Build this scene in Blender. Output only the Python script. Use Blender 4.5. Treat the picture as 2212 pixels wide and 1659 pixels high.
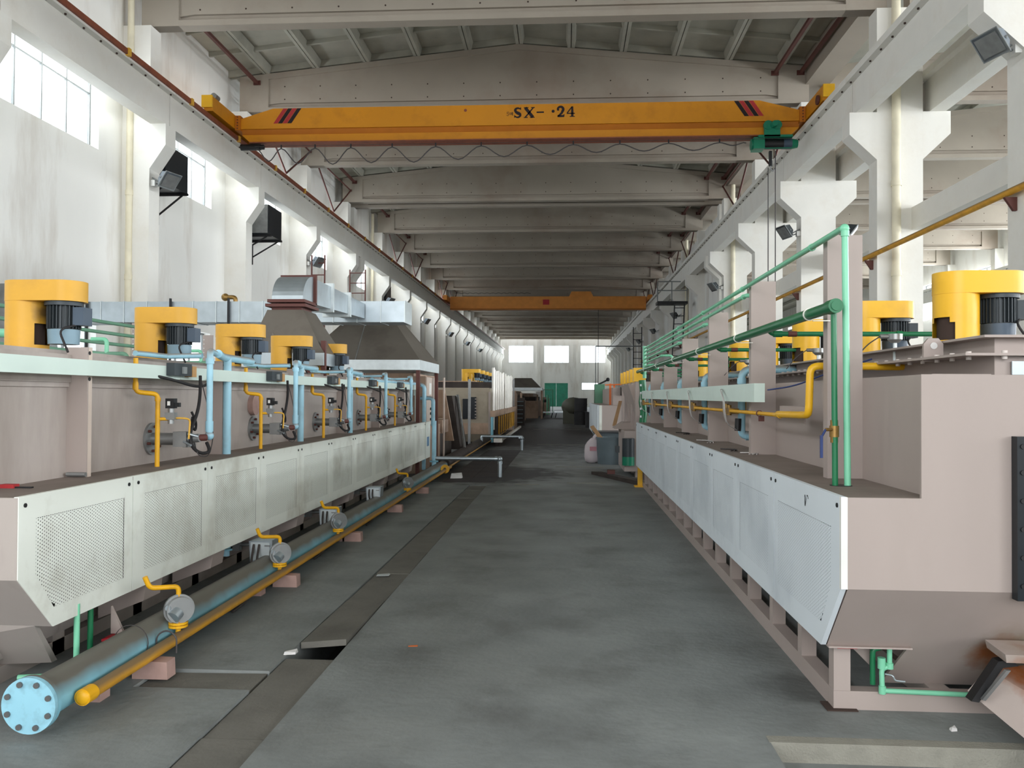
import bpy, math, random
from mathutils import Vector, Matrix
random.seed(7)
R = math.radians
for o in list(bpy.data.objects): bpy.data.objects.remove(o)
COL = bpy.context.scene.collection
sc = bpy.context.scene

# ------------------------------------------------------------------ camera
EYE = Vector((0, 0, 1.6))
cd = bpy.data.cameras.new('camera'); cam = bpy.data.objects.new('camera', cd); COL.objects.link(cam)
cd.sensor_fit = 'HORIZONTAL'; cd.sensor_width = 36.0; cd.lens = 1800.0 / 2212 * 36; cd.clip_start = .05; cd.clip_end = 600
ROLL = R(0.25)
yv = Vector((114.0, -26.5, 1800.0)).normalized()            # world +Y in (right, up, forward)
uu = Vector((math.sin(ROLL), math.cos(ROLL), 0)); uu = (uu - yv * uu.dot(yv)).normalized()
xx = Vector((1, 0, 0)); xx = (xx - yv * xx.dot(yv) - uu * xx.dot(uu)).normalized()
right = Vector((xx[0], yv[0], uu[0])); up = Vector((xx[1], yv[1], uu[1])); fwd = Vector((xx[2], yv[2], uu[2]))
m = Matrix((right, up, -fwd)).transposed().to_4x4(); m.translation = EYE
cam.matrix_world = m
sc.camera = cam

# ------------------------------------------------------------------ sky, daylight, exposure
w = bpy.data.worlds.new('sky'); sc.world = w; w.use_nodes = True
w.node_tree.nodes['Background'].inputs[0].default_value = (.93, .97, 1, 1)
w.node_tree.nodes['Background'].inputs[1].default_value = 3.0
sc.view_settings.view_transform = 'Standard'; sc.view_settings.look = 'None'
sc.view_settings.gamma = 1; sc.view_settings.use_curve_mapping = False
sc.view_settings.exposure = 0.12
try:
    sc.cycles.use_denoising = True; sc.cycles.max_bounces = 10; sc.cycles.diffuse_bounces = 6
    sc.cycles.transparent_max_bounces = 16; sc.cycles.use_light_tree = True
    sc.cycles.caustics_reflective = False; sc.cycles.caustics_refractive = False
    sc.cycles.sample_clamp_indirect = 6
except Exception: pass
def daylight(name, loc, direction, sx, sy, power, col=(.93, .97, 1)):
    l = bpy.data.lights.new(name, 'AREA'); l.shape = 'RECTANGLE'; l.size = sx; l.size_y = sy; l.energy = power; l.color = col
    o = bpy.data.objects.new(name, l); COL.objects.link(o); o.location = loc
    o.rotation_euler = Vector(direction).to_track_quat('-Z', 'Y').to_euler(); return o
FR = [-10.7, -4.7, 1.3, 7.3, 13.3, 19.3, 25.3, 31.3, 37.3, 38.4] + [38.4 + 6 * k for k in range(1, 16)]   # frame lines
BAYS = [(a + b) / 2 for a, b in zip(FR, FR[1:]) if b - a > 3]
YEND = 130.0
WIN = 150.0
for y in BAYS:                                             # daylight through each high window of the left wall
    daylight('window_daylight', (-10.95, y, 8.35), (1, 0, -.5), 3.3, 2.4, WIN * 1.3)
for y in BAYS:
    if y < 60: daylight('window_daylight', (25.75, y, 8.35), (-1, 0, -.3), 3.3, 2.4, WIN * 7.5)
    if y < 60: daylight('window_daylight', (25.75, y, 3.2), (-1, 0, -.1), 3.3, 2.4, WIN * 3)
for x in (-6.85, -1.3, 4.35): daylight('window_daylight', (x, 130.6, 8.15), (0, -1, -.3), 3.9, 2.6, 500)
daylight('back_daylight', (-1.4, -12.2, 5.6), (0, 1, -.3), 12, 6.6, 1250, (.97, .985, 1))  # daylight from behind through the unseen raised openings of the back wall
daylight('back_daylight', (16, -12.2, 5.6), (0, 1, -.2), 12, 6.6, 1500, (.97, .985, 1))

# ------------------------------------------------------------------ materials
def lin(c): return tuple(((v / 255) / 12.92 if v / 255 < .04045 else ((v / 255 + .055) / 1.055) ** 2.4) for v in c)
MATS = {}
def mat(name, rgb, rough=.55, metal=0, var=.08, scale=3.0, bump=0, dirt=None, dirt_amt=0, dscale=1.2, stretch=(1, 1, 1), extra=None, spec=.4, dust=None, dust_amt=.8):
    m = bpy.data.materials.new(name); m.use_nodes = True; nt = m.node_tree; N, L = nt.nodes, nt.links
    b = N['Principled BSDF']; c = lin(rgb)
    b.inputs['Roughness'].default_value = rough; b.inputs['Metallic'].default_value = metal
    b.inputs['Specular IOR Level'].default_value = spec
    geo = N.new('ShaderNodeNewGeometry'); mp = N.new('ShaderNodeMapping'); mp.inputs['Scale'].default_value = stretch
    L.new(geo.outputs['Position'], mp.inputs[0])
    n = N.new('ShaderNodeTexNoise'); n.inputs['Scale'].default_value = scale; n.inputs['Detail'].default_value = 5
    L.new(mp.outputs[0], n.inputs['Vector'])
    r = N.new('ShaderNodeValToRGB'); r.color_ramp.elements[0].position = .3; r.color_ramp.elements[1].position = .7
    r.color_ramp.elements[0].color = tuple(v * (1 - var) for v in c) + (1,); r.color_ramp.elements[1].color = tuple(min(1, v * (1 + var)) for v in c) + (1,)
    L.new(n.outputs['Fac'], r.inputs[0]); out = r.outputs[0]
    if dirt:
        n2 = N.new('ShaderNodeTexNoise'); n2.inputs['Scale'].default_value = dscale; n2.inputs['Detail'].default_value = 8; n2.inputs['Roughness'].default_value = .62
        L.new(mp.outputs[0], n2.inputs['Vector'])
        r2 = N.new('ShaderNodeValToRGB'); r2.color_ramp.elements[0].position = .5; r2.color_ramp.elements[1].position = .78
        r2.color_ramp.elements[0].color = (0, 0, 0, 1); r2.color_ramp.elements[1].color = (dirt_amt,) * 3 + (1,)
        L.new(n2.outputs['Fac'], r2.inputs[0])
        mx = N.new('ShaderNodeMix'); mx.data_type = 'RGBA'; L.new(r2.outputs[0], mx.inputs[0]); L.new(out, mx.inputs[6])
        mx.inputs[7].default_value = lin(dirt) + (1,); out = mx.outputs[2]
    if dust:   # settled dust on upward faces
        sx_ = N.new('ShaderNodeSeparateXYZ'); L.new(geo.outputs['Normal'], sx_.inputs[0])
        n4 = N.new('ShaderNodeTexNoise'); n4.inputs['Scale'].default_value = 5; L.new(geo.outputs['Position'], n4.inputs['Vector'])
        ad_ = N.new('ShaderNodeMath'); ad_.operation = 'MULTIPLY_ADD'; L.new(n4.outputs['Fac'], ad_.inputs[0]); ad_.inputs[1].default_value = .5; L.new(sx_.outputs['Z'], ad_.inputs[2])
        m4 = N.new('ShaderNodeMapRange'); L.new(ad_.outputs[0], m4.inputs[0]); m4.inputs[1].default_value = .25; m4.inputs[2].default_value = .95; m4.inputs[3].default_value = 0; m4.inputs[4].default_value = dust_amt
        mx4 = N.new('ShaderNodeMix'); mx4.data_type = 'RGBA'; L.new(m4.outputs[0], mx4.inputs[0]); L.new(out, mx4.inputs[6]); mx4.inputs[7].default_value = lin(dust) + (1,); out = mx4.outputs[2]
    if extra: out = extra(nt, out, geo)
    L.new(out, b.inputs['Base Color'])
    if bump:
        bp = N.new('ShaderNodeBump'); bp.inputs['Strength'].default_value = bump; bp.inputs['Distance'].default_value = .01
        n3 = N.new('ShaderNodeTexNoise'); n3.inputs['Scale'].default_value = scale * 12; n3.inputs['Detail'].default_value = 4
        L.new(mp.outputs[0], n3.inputs['Vector']); L.new(n3.outputs['Fac'], bp.inputs['Height']); L.new(bp.outputs[0], b.inputs['Normal'])
    MATS[name] = m; return m
def blot(nt, out, geo, cen, rx, ry, rz, rgb, amt, soft=.5):
    """a patch of colour with its own place and shape: ellipsoid round cen, edge broken by noise"""
    N, L = nt.nodes, nt.links
    sb = N.new('ShaderNodeVectorMath'); sb.operation = 'SUBTRACT'; L.new(geo.outputs['Position'], sb.inputs[0]); sb.inputs[1].default_value = cen
    dv = N.new('ShaderNodeVectorMath'); dv.operation = 'DIVIDE'; L.new(sb.outputs[0], dv.inputs[0]); dv.inputs[1].default_value = (rx, ry, rz)
    ln = N.new('ShaderNodeVectorMath'); ln.operation = 'LENGTH'; L.new(dv.outputs[0], ln.inputs[0])
    n = N.new('ShaderNodeTexNoise'); n.inputs['Scale'].default_value = 3 / max(.1, min(rx, ry, rz)) ** .7; n.inputs['Detail'].default_value = 6
    L.new(geo.outputs['Position'], n.inputs['Vector'])
    ad = N.new('ShaderNodeMath'); ad.operation = 'MULTIPLY_ADD'; L.new(n.outputs['Fac'], ad.inputs[0]); ad.inputs[1].default_value = .9; L.new(ln.outputs['Value'], ad.inputs[2])
    mr = N.new('ShaderNodeMapRange'); L.new(ad.outputs[0], mr.inputs[0]); mr.inputs[1].default_value = 1.45 - soft; mr.inputs[2].default_value = 1.45; mr.inputs[3].default_value = amt; mr.inputs[4].default_value = 0
    mx = N.new('ShaderNodeMix'); mx.data_type = 'RGBA'; L.new(mr.outputs[0], mx.inputs[0]); L.new(out, mx.inputs[6]); mx.inputs[7].default_value = lin(rgb) + (1,)
    return mx.outputs[2]

mat('wall', (232, 231, 227), .85, var=.03, scale=.7, bump=.15, dirt=(178, 164, 148), dirt_amt=.75, dscale=.9, stretch=(1, 1, .22))
mat('concrete', (228, 226, 220), .85, var=.04, scale=1.2, bump=.2, dirt=(186, 172, 152), dirt_amt=.3)
mat('beamc', (162, 153, 141), .85, var=.05, scale=.8, bump=.15, dirt=(124, 98, 84), dirt_amt=.6, dscale=.25)
mat('roofc', (172, 170, 158), .9, var=.08, scale=1.5, dirt=(120, 120, 110), dirt_amt=.5, dscale=.7)
def floor_x(nt, out, geo):
    out = blot(nt, out, geo, (-2.0, 17.2, 0), 2.2, 2.4, 1, (42, 38, 38), .9, .3)
    out = blot(nt, out, geo, (-1.2, 34, 0), 5.0, 14, 1, (50, 46, 47), .97, .5)  # far aisle, this and the next: weaker light and oil put into the colour
    out = blot(nt, out, geo, (-1.2, 62, 0), 6.0, 30, 1, (52, 49, 49), .85, .5)
    out = blot(nt, out, geo, (1.35, 4.7, 0), .35, .35, 1, (50, 50, 48), .6, .6)
    out = blot(nt, out, geo, (-1.0, 3.9, 0), .5, .35, 1, (128, 130, 127), .35, .8)
    out = blot(nt, out, geo, (-2.15, 4.0, 0), .35, .3, 1, (135, 137, 133), .5, .8)
    out = blot(nt, out, geo, (-.35, 4.8, 0), .5, .5, 1, (112, 114, 112), .3, .8)
    return out
mat('floor', (125, 129, 128), .62, var=.2, scale=1.4, bump=.5, dirt=(84, 84, 82), dirt_amt=.7, dscale=1.6, extra=floor_x, spec=.3)
mat('cover', (110, 108, 102), .85, var=.12, scale=3, bump=.3, dirt=(64, 62, 58), dirt_amt=.5, spec=.2)
mat('dark_plate', (50, 46, 48), .7, var=.2, scale=4)
mat('pit', (60, 58, 56), .9, var=.2, scale=3)
mat('kerb', (140, 138, 128), .85, var=.18, scale=8, bump=.5, dirt=(90, 84, 76), dirt_amt=.6, dscale=4)
def rust_x(nt, out, geo):
    out = blot(nt, out, geo, (2.30, 4.3, .345), .30, .9, .20, (130, 112, 74), .55, .75)
    out = blot(nt, out, geo, (2.16, 4.3, .315), .15, .6, .13, (134, 72, 26), .95, .7)
    return out
mat('beige', (166, 153, 147), .5, var=.04, scale=1.5, dirt=(150, 138, 128), dirt_amt=.35, dscale=1.6, stretch=(1, 1, .3), extra=rust_x)
mat('beige_dirty', (172, 162, 156), .6, var=.06, scale=2, dirt=(112, 98, 88), dirt_amt=.55, dscale=1.8, stretch=(1, 1, .25))
mat('beige_grimy', (158, 147, 130), .65, var=.08, scale=2, dirt=(112, 98, 80), dirt_amt=.6, dscale=1.2)
mat('shelf', (132, 120, 113), .75, var=.1, scale=3, dirt=(98, 88, 82), dirt_amt=.6, dscale=2)
mat('panel_cream', (232, 236, 228), .5, var=.03, scale=1.2, dirt=(158, 150, 130), dirt_amt=.75, dscale=1.5)
mat('panel_blue', (216, 224, 230), .5, var=.04, scale=1.5, dirt=(160, 170, 180), dirt_amt=.5, dscale=1.3)
mat('panel_inside', (74, 72, 66), .9)
mat('panel_inside_pale', (120, 128, 134), .9)
mat('tray', (204, 220, 212), .5, var=.04)
mat('yellow', (232, 178, 34), .38, var=.06, scale=2, dirt=(176, 128, 40), dirt_amt=.5, dscale=2.5)
def soot_x(nt, out, geo):
    for k in range(4): out = blot(nt, out, geo, (-3.20, 4.93 + 1.545 * k, 2.10), .06, .12, .08, (58, 44, 34), .85, .8)
    return out
mat('yellow_left', (212, 160, 52), .48, var=.08, scale=3, dirt=(150, 112, 56), dirt_amt=.5, dscale=3, extra=soot_x)
mat('yellow_dull', (220, 170, 62), .5, var=.08, scale=3, dirt=(120, 88, 50), dirt_amt=.7, dscale=4)
mat('dark_brown', (62, 48, 42), .9)
mat('gas_yellow', (222, 165, 22), .45, var=.08, scale=6, dirt=(140, 100, 40), dirt_amt=.4, dscale=8)
mat('floor_yellow', (206, 150, 40), .55, var=.15, scale=5, dirt=(128, 98, 60), dirt_amt=.6, dscale=3, dust=(116, 98, 74), dust_amt=.9)
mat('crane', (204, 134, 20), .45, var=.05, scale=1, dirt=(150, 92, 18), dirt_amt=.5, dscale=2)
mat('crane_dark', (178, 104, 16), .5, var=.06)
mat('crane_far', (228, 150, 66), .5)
mat('black', (26, 26, 28), .5)
mat('ink', (30, 20, 26), .7)
mat('red', (178, 30, 42), .5)
mat('stripe_red', (168, 44, 48), .6)
mat('rail', (132, 72, 50), .6, var=.15, scale=6, dirt=(90, 50, 38), dirt_amt=.6, dscale=5)
mat('brown_steel', (92, 52, 46), .6)
mat('green_dark', (28, 112, 72), .32, spec=.5)
mat('green_light', (124, 200, 164), .35, spec=.5)
mat('green_dusty', (104, 148, 124), .6)
mat('hoist_green', (20, 120, 90), .4)
mat('blue_pipe', (158, 204, 222), .42, var=.05, dirt=(120, 140, 146), dirt_amt=.4, dscale=5, dust=(138, 132, 126), dust_amt=.9)
mat('blue_dusty', (128, 186, 204), .5, var=.1, scale=2, dirt=(98, 112, 112), dirt_amt=.5, dscale=1.1, dust=(104, 98, 88), dust_amt=.97)
mat('blue_flange', (146, 198, 216), .5, dirt=(70, 80, 84), dirt_amt=.4, dscale=14)
mat('bolt', (112, 112, 112), .45, .6)
mat('bolt_pale', (206, 196, 190), .5)
mat('steel', (150, 152, 152), .42, .7, var=.15, scale=6)
mat('galv', (176, 186, 192), .38, .75, var=.1, scale=5)
mat('galv_pale', (206, 214, 216), .42, .5, var=.08, scale=8)
mat('hood', (112, 106, 98), .5, .35, var=.05, dirt=(78, 70, 64), dirt_amt=.8, dscale=1.2)
mat('motor', (52, 58, 62), .45, .2)
mat('cowl', (120, 146, 160), .45)
mat('cowl_dark', (66, 80, 96), .45)
mat('brass', (150, 118, 66), .4, .6, dirt=(96, 70, 40), dirt_amt=.5, dscale=20)
mat('cream_pipe', (222, 214, 190), .5)
mat('rubber', (36, 34, 35), .7)
mat('hose', (62, 56, 54), .6)
mat('wire', (70, 66, 66), .6)
mat('wire_white', (196, 192, 190), .6)
mat('navy', (40, 58, 110), .5)
mat('frame_grey', (128, 132, 132), .6)
mat('lamp_grey', (120, 130, 140), .45, .2)
mat('black_panel', (20, 26, 32), .35)
mat('brown_mach', (168, 142, 122), .65, var=.15, scale=2, dirt=(84, 62, 50), dirt_amt=.8, dscale=1.6)
mat('dark_mach', (62, 54, 50), .8, var=.3, scale=3)
mat('cab', (200, 184, 172), .5, dirt=(150, 130, 118), dirt_amt=.4, dscale=3)
mat('bin', (96, 110, 116), .6, var=.12)
mat('bag', (206, 196, 200), .85, var=.06)
mat('bag_print', (196, 140, 150), .85)
mat('wood', (170, 136, 100), .7)
mat('drum_dark', (44, 44, 46), .6)
mat('drum_olive', (92, 92, 80), .6)
mat('door_green', (62, 150, 124), .55, dirt=(70, 96, 88), dirt_amt=.5, dscale=.8)
mat('tube_white', (226, 222, 214), .4, .3, var=.1)
mat('orange', (214, 110, 50), .5)
mat('label_white', (228, 228, 224), .6)
mat('label_orange', (196, 150, 96), .6)
mat('sticker_blue', (104, 140, 176), .6)
mat('litter', (210, 208, 206), .7)
mat('pink_block', (172, 142, 134), .85, var=.1, scale=12)
g = bpy.data.materials.new('glass'); g.use_nodes = True; nt = g.node_tree; nt.nodes.clear()
o_ = nt.nodes.new('ShaderNodeOutputMaterial'); t_ = nt.nodes.new('ShaderNodeBsdfTransparent'); t_.inputs[0].default_value = (.97, .99, 1, 1)
gl = nt.nodes.new('ShaderNodeBsdfGlossy'); gl.inputs['Roughness'].default_value = .1; mx = nt.nodes.new('ShaderNodeMixShader'); mx.inputs[0].default_value = .05
nt.links.new(t_.outputs[0], mx.inputs[1]); nt.links.new(gl.outputs[0], mx.inputs[2]); nt.links.new(mx.outputs[0], o_.inputs[0]); MATS['glass'] = g

# ------------------------------------------------------------------ mesh builder
class MB:
    def __init__(s): s.v = []; s.f = []; s.s = []; s.st = []
    def add(s, v, f, sm=False):
        k = len(s.v); s.v += [tuple(p) for p in v]; s.f += [tuple(i + k for i in q) for q in f]; s.s += [sm] * len(f); return s
    def mark(s): s.st.append((len(s.v), len(s.f)))
    def box(s, x0, x1, y0, y1, z0, z1):
        return s.hexa([(x0, y0, z0), (x1, y0, z0), (x1, y1, z0), (x0, y1, z0), (x0, y0, z1), (x1, y0, z1), (x1, y1, z1), (x0, y1, z1)])
    def hexa(s, p):
        s.mark()
        return s.add(p, [(3, 2, 1, 0), (4, 5, 6, 7), (0, 1, 5, 4), (1, 2, 6, 5), (2, 3, 7, 6), (3, 0, 4, 7)])
    def prism(s, poly, ax, a, b):
        """poly of 2D points in the two other axes (in xyz order), extruded a..b along ax"""
        def P(u, t):
            q = list(u); q.insert('xyz'.index(ax), t); return q
        n = len(poly); s.mark()
        return s.add([P(u, a) for u in poly] + [P(u, b) for u in poly], [tuple(range(n))[::-1], tuple(range(n, 2 * n))] + [(i, (i + 1) % n, n + (i + 1) % n, n + i) for i in range(n)])
    def cyl(s, p, q, r, r2=None, n=16, caps=True, sm=True):
        s.mark(); p, q = Vector(p), Vector(q); d = (q - p).normalized(); r2 = r if r2 is None else r2
        a = d.orthogonal().normalized(); b = d.cross(a)
        A = [p + (a * math.cos(t) + b * math.sin(t)) * r for t in (2 * math.pi * i / n for i in range(n))]
        B = [q + (a * math.cos(t) + b * math.sin(t)) * r2 for t in (2 * math.pi * i / n for i in range(n))]
        s.add(A + B, [(i, (i + 1) % n, n + (i + 1) % n, n + i) for i in range(n)], sm)
        if caps:
            s.add(A, [tuple(range(n))[::-1]]); s.add(B, [tuple(range(n))])
        return s
    def tube(s, pts, r, n=10, bend=None, seg=5, caps=True):
        s.mark(); P = [Vector(p) for p in pts]; path = [P[0]]
        if bend:
            for a, b, c in zip(P, P[1:], P[2:]):
                u, v = (a - b), (c - b); d = min(bend, u.length * .49, v.length * .49); u.normalize(); v.normalize()
                for k in range(seg + 1):
                    t = k / seg; path.append((b + u * d) * (1 - t) ** 2 + b * 2 * t * (1 - t) + (b + v * d) * t * t)
        else: path += P[1:-1]
        path.append(P[-1]); V = []; prev = None
        for i, p in enumerate(path):
            d = (path[min(i + 1, len(path) - 1)] - path[max(i - 1, 0)]).normalized()
            if prev is None: a = d.orthogonal().normalized()
            else: a = (prev - d * prev.dot(d)).normalized()
            prev = a; b = d.cross(a)
            V += [p + (a * math.cos(2 * math.pi * k / n) + b * math.sin(2 * math.pi * k / n)) * r for k in range(n)]
        F = [(i * n + k, i * n + (k + 1) % n, (i + 1) * n + (k + 1) % n, (i + 1) * n + k) for i in range(len(path) - 1) for k in range(n)]
        s.add(V, F, True)
        if caps: s.add(V[:n], [tuple(range(n))[::-1]]); s.add(V[-n:], [tuple(range(n))])
        return s
    def ball(s, c, rx, ry=None, rz=None, n=12, h=8):
        s.mark(); ry = ry or rx; rz = rz or rx; V = []; F = []
        for j in range(h + 1):
            t = math.pi * j / h
            for i in range(n):
                u = 2 * math.pi * i / n; V.append((c[0] + rx * math.sin(t) * math.cos(u), c[1] + ry * math.sin(t) * math.sin(u), c[2] + rz * math.cos(t)))
        for j in range(h):
            for i in range(n): F.append((j * n + i, (j + 1) * n + i, (j + 1) * n + (i + 1) % n, j * n + (i + 1) % n))
        return s.add(V, F, True)
    def ring(s, c, ax, ro, ri, t, n=24):
        """flat ring or washer, axis ax, centred c, thickness t"""
        s.mark(); c = Vector(c); ax = Vector(ax).normalized(); a = ax.orthogonal().normalized(); b = ax.cross(a); V = []
        for (r, h) in ((ro, -t / 2), (ro, t / 2), (ri, t / 2), (ri, -t / 2)):
            V += [c + ax * h + (a * math.cos(2 * math.pi * i / n) + b * math.sin(2 * math.pi * i / n)) * r for i in range(n)]
        return s.add(V, [(k * n + i, k * n + (i + 1) % n, ((k + 1) % 4) * n + (i + 1) % n, ((k + 1) % 4) * n + i) for k in range(4) for i in range(n)])
WL = {}
def put(name, mb, mt, parent=None, kind=None, label=None, cat=None, group=None, origin=None):
    me = bpy.data.meshes.new(name); org = Vector(WL.get(parent.name, (0, 0, 0))) if parent else Vector(origin or (0, 0, 0))
    me.from_pydata([tuple(Vector(v) - org) for v in mb.v], [], mb.f); me.polygons.foreach_set('use_smooth', mb.s); me.update()
    mts = mt if isinstance(mt, (list, tuple)) else [mt]
    for q in mts: me.materials.append(MATS[q])
    o = bpy.data.objects.new(name, me); COL.objects.link(o)
    if parent: o.parent = parent; WL[o.name] = tuple(org); KIDS.setdefault(parent.name, []).append(o)
    else: o.location = org; WL[o.name] = tuple(org)
    tagit(o, label, cat, group, kind); return o
def puts(name, mb, mt, parent=None, **kw):
    """one object per primitive of mb"""
    st = mb.st + [(len(mb.v), len(mb.f))]; out = []
    for (v0, f0), (v1, f1) in zip(st, st[1:]):
        b = MB(); b.v = mb.v[v0:v1]; b.f = [tuple(i - v0 for i in q) for q in mb.f[f0:f1]]; b.s = mb.s[f0:f1]
        out.append(put(name, b, mt, parent, **kw))
    return out
def tagit(o, label=None, cat=None, group=None, kind=None):
    for k, v in (('label', label), ('category', cat), ('group', group), ('kind', kind)):
        if v: o[k] = v
def thing(name, label, cat, loc, group=None, kind=None):
    o = bpy.data.objects.new(name, None); COL.objects.link(o); o.location = loc; o.empty_display_size = .1; WL[o.name] = tuple(loc)
    tagit(o, label, cat, group, kind); return o
KIDS = {}
def dup(root, off, label=None, group=None):
    def rec(o, par):
        c = o.copy(); COL.objects.link(c)
        if par: c.parent = par
        for ch in KIDS.get(o.name, []): KIDS.setdefault(c.name, []).append(rec(ch, c))
        return c
    c = rec(root, None); c.location = Vector(root.location) + Vector(off); WL[c.name] = tuple(c.location)
    if label: c['label'] = label
    if group: c['group'] = group
    return c
ORD = 'nearest second third fourth fifth sixth seventh eighth ninth tenth eleventh twelfth thirteenth fourteenth fifteenth'.split()
PL = lambda i: ('nearest' if i == 0 else ORD[i])

# ================================================================== THE HALL
# ---- floor with its trenches and pit
XS = [-11, -2.35, -1.70, -1.385, .96, 26.2]; YS = [-12, 1.0, 3.0, 3.97, 4.44, 4.75, 14.9, 15.25, 131]
def is_hole(x, y):
    if -1.70 < x < -1.385 and y < 14.9 and y > 1: return True
    if -2.35 < x < -1.70 and 4.44 < y < 4.75: return True
    if x > .96 and x < 26.2 and 1.0 < y < 3.97: return True
    return False
mb = MB()
for x0, x1 in zip(XS, XS[1:]):
    for y0, y1 in zip(YS, YS[1:]):
        if not is_hole((x0 + x1) / 2, (y0 + y1) / 2): mb.box(x0, x1, y0, y1, -.3, 0)
floor = put('floor', mb, 'floor', kind='structure', label='worn dark grey concrete floor down the middle aisle', cat='floor')
put('trench_bottom', MB().box(-11, 26.2, -12, 131, -.4, -.3), 'pit', floor)
put('pit_slab', MB().box(.962, 26.2, 1.0, 3.968, -.299, -.09), 'floor', floor)
put('pit_edge', MB().box(.955, 26.1, 3.955, 4.03, -.2, .002), 'kerb', floor)
put('cross_cover', MB().hexa([(-2.34, 4.46, -.05), (-1.71, 4.45, -.05), (-1.71, 4.74, -.05), (-2.34, 4.73, -.05), (-2.34, 4.46, -.018), (-1.71, 4.45, -.012), (-1.71, 4.74, -.012), (-2.34, 4.73, -.018)]), 'cover', floor)
ys = [1.05, 1.95, 2.9, 3.84, 5.02]; 
def cover(y0, y1, z0, z1, tilt=0, sx=0):
    b = MB().hexa([(-1.69, y0, z0 - .04), (-1.395, y0, z0 - .04 + tilt), (-1.395, y1, z1 - .04), (-1.69, y1, z1 - .04), (-1.69, y0, z0), (-1.395 + sx, y0, z0 + tilt), (-1.395, y1, z1), (-1.69, y1, z1)])
    put('cover_slab', b, 'cover', floor)
for a, b_ in zip(ys, ys[1:]): cover(a + .008, b_ - .008, -.012 + random.uniform(-.006, .004), -.01 + random.uniform(-.006, .004))
cover(5.30, 6.45, .004, -.004, .028)
y = 6.46
while y < 14.8:
    y2 = min(14.88, y + random.uniform(1.0, 1.25)); cover(y, y2 - .012, -.006 + random.uniform(-.006, .002), -.006 + random.uniform(-.006, .002)); y = y2
for k in range(9):
    ya_ = 15.35 + k * 1.02
    put('pit_plate', MB().box(-2.25, -1.78, ya_, ya_ + 1.0, 0, .004).box(-1.77, -1.28, ya_, ya_ + 1.0, 0, .004), 'dark_plate', floor)
# joints in the aisle
for k, (yy, xa, xb) in enumerate([(15.05, -.9, -.45), (15.4, .05, .75), (18.9, -.2, .9), (27.5, -.9, 1.0), (40, -1.5, 1)]):
    put('floor_strip', MB().box(xa, xb, yy, yy + .07, -.001, .006), 'kerb', floor)

# ---- left wall with high and low windows
def slab_wall(name, x0, x1, wins, y0, y1, ztop, label, mt='wall'):
    """wall between x0 and x1 with openings wins: (ya, yb, za, zb)"""
    ycuts = sorted({y0, y1} | {v for wn in wins for v in wn[:2]}); zc = sorted({0, ztop} | {v for wn in wins for v in wn[2:]})
    b = MB()
    for ya, yb in zip(ycuts, ycuts[1:]):
        cm = (ya + yb) / 2; col = [wn for wn in wins if wn[0] < cm < wn[1]]; z = 0
        for wn in sorted(col, key=lambda q: q[2]):
            if wn[2] > z: b.box(x0, x1, ya, yb, z, wn[2])
            z = wn[3]
        b.box(x0, x1, ya, yb, z, ztop)
    return put(name, b, mt, kind='structure', label=label, cat='wall')
HW, ZA, ZB, LA, LB = 1.75, 7.1, 9.6, 1.15, 3.4
wl = []
for y in BAYS:
    wl.append((y - HW, y + HW, ZA, ZB))
    if y < 45: wl.append((y - HW, y + HW, LA, LB))
slab_wall('wall_left', -10.85, -10.5, wl, -12, 130.3, 12.2, 'tall white plastered side wall with high windows behind the crane girder')
slab_wall('wall_right', 25.5, 25.85, [q for q in wl if q[2] > 3] + [(y - HW, y + HW, 2.0, 5.0) for y in BAYS], -12, 130.3, 12.2, 'white outer wall of the neighbouring bay with bright windows')
NW = [0]
def window(xf, yc, za, zb, n, label, group, axis='y', wd=HW, rows=(), kid='window'):
    NW[0] += 1
    t = thing('window_%d' % NW[0], label, 'window', (xf, yc, za) if axis == 'y' else (yc, xf, za), group, 'structure')
    fr = MB(); gl = MB(); th = .05
    def bx(b, a0, a1, z0, z1, d=.03):
        if axis == 'y': b.box(xf - d, xf + d, a0, a1, z0, z1)
        else: b.box(a0, a1, xf - d, xf + d, z0, z1)
    bx(fr, yc - wd, yc - wd + th, za, zb); bx(fr, yc + wd - th, yc + wd, za, zb); bx(fr, yc - wd, yc + wd, za, za + th); bx(fr, yc - wd, yc + wd, zb - th, zb)
    put('window_frame', fr, 'frame_grey', t)
    step = (2 * wd - 2 * th) / n
    for k in range(1, n): 
        m_ = MB(); bx(m_, yc - wd + th + k * step - .018, yc - wd + th + k * step + .018, za + th, zb - th, .025); put('mullion', m_, 'frame_grey', t)
    for zz in rows: m_ = MB(); bx(m_, yc - wd + th, yc + wd - th, zz - .018, zz + .018, .02); put('glazing_bar', m_, 'frame_grey', t)
    for k in range(n):
        m_ = MB(); bx(m_, yc - wd + th + k * step, yc - wd + th + (k + 1) * step, za + th, zb - th, .004); put('pane', m_, 'glass', t)
    return t
t0 = None
for y in BAYS:
    if y < 8: continue
    if t0 is None:
        t0 = window(-10.72, y, ZA, ZB, 4, 'high bright four-light window in the left wall under the crane girder', 'high windows of the left wall', rows=(8.35,)); ya = y
    else:
        NW[0] += 1; c = dup(t0, (0, y - ya, 0)); c.name = 'window_%d' % NW[0]
t0 = None
for y in BAYS:
    if y < 8 or y > 45: continue
    if t0 is None: t0 = window(-10.72, y, LA, LB, 4, 'low bright window in the left wall behind the machine line', 'low windows of the left wall', rows=(2.1,)); ya = y
    else: NW[0] += 1; c = dup(t0, (0, y - ya, 0)); c.name = 'window_%d' % NW[0]
t0 = None
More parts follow.
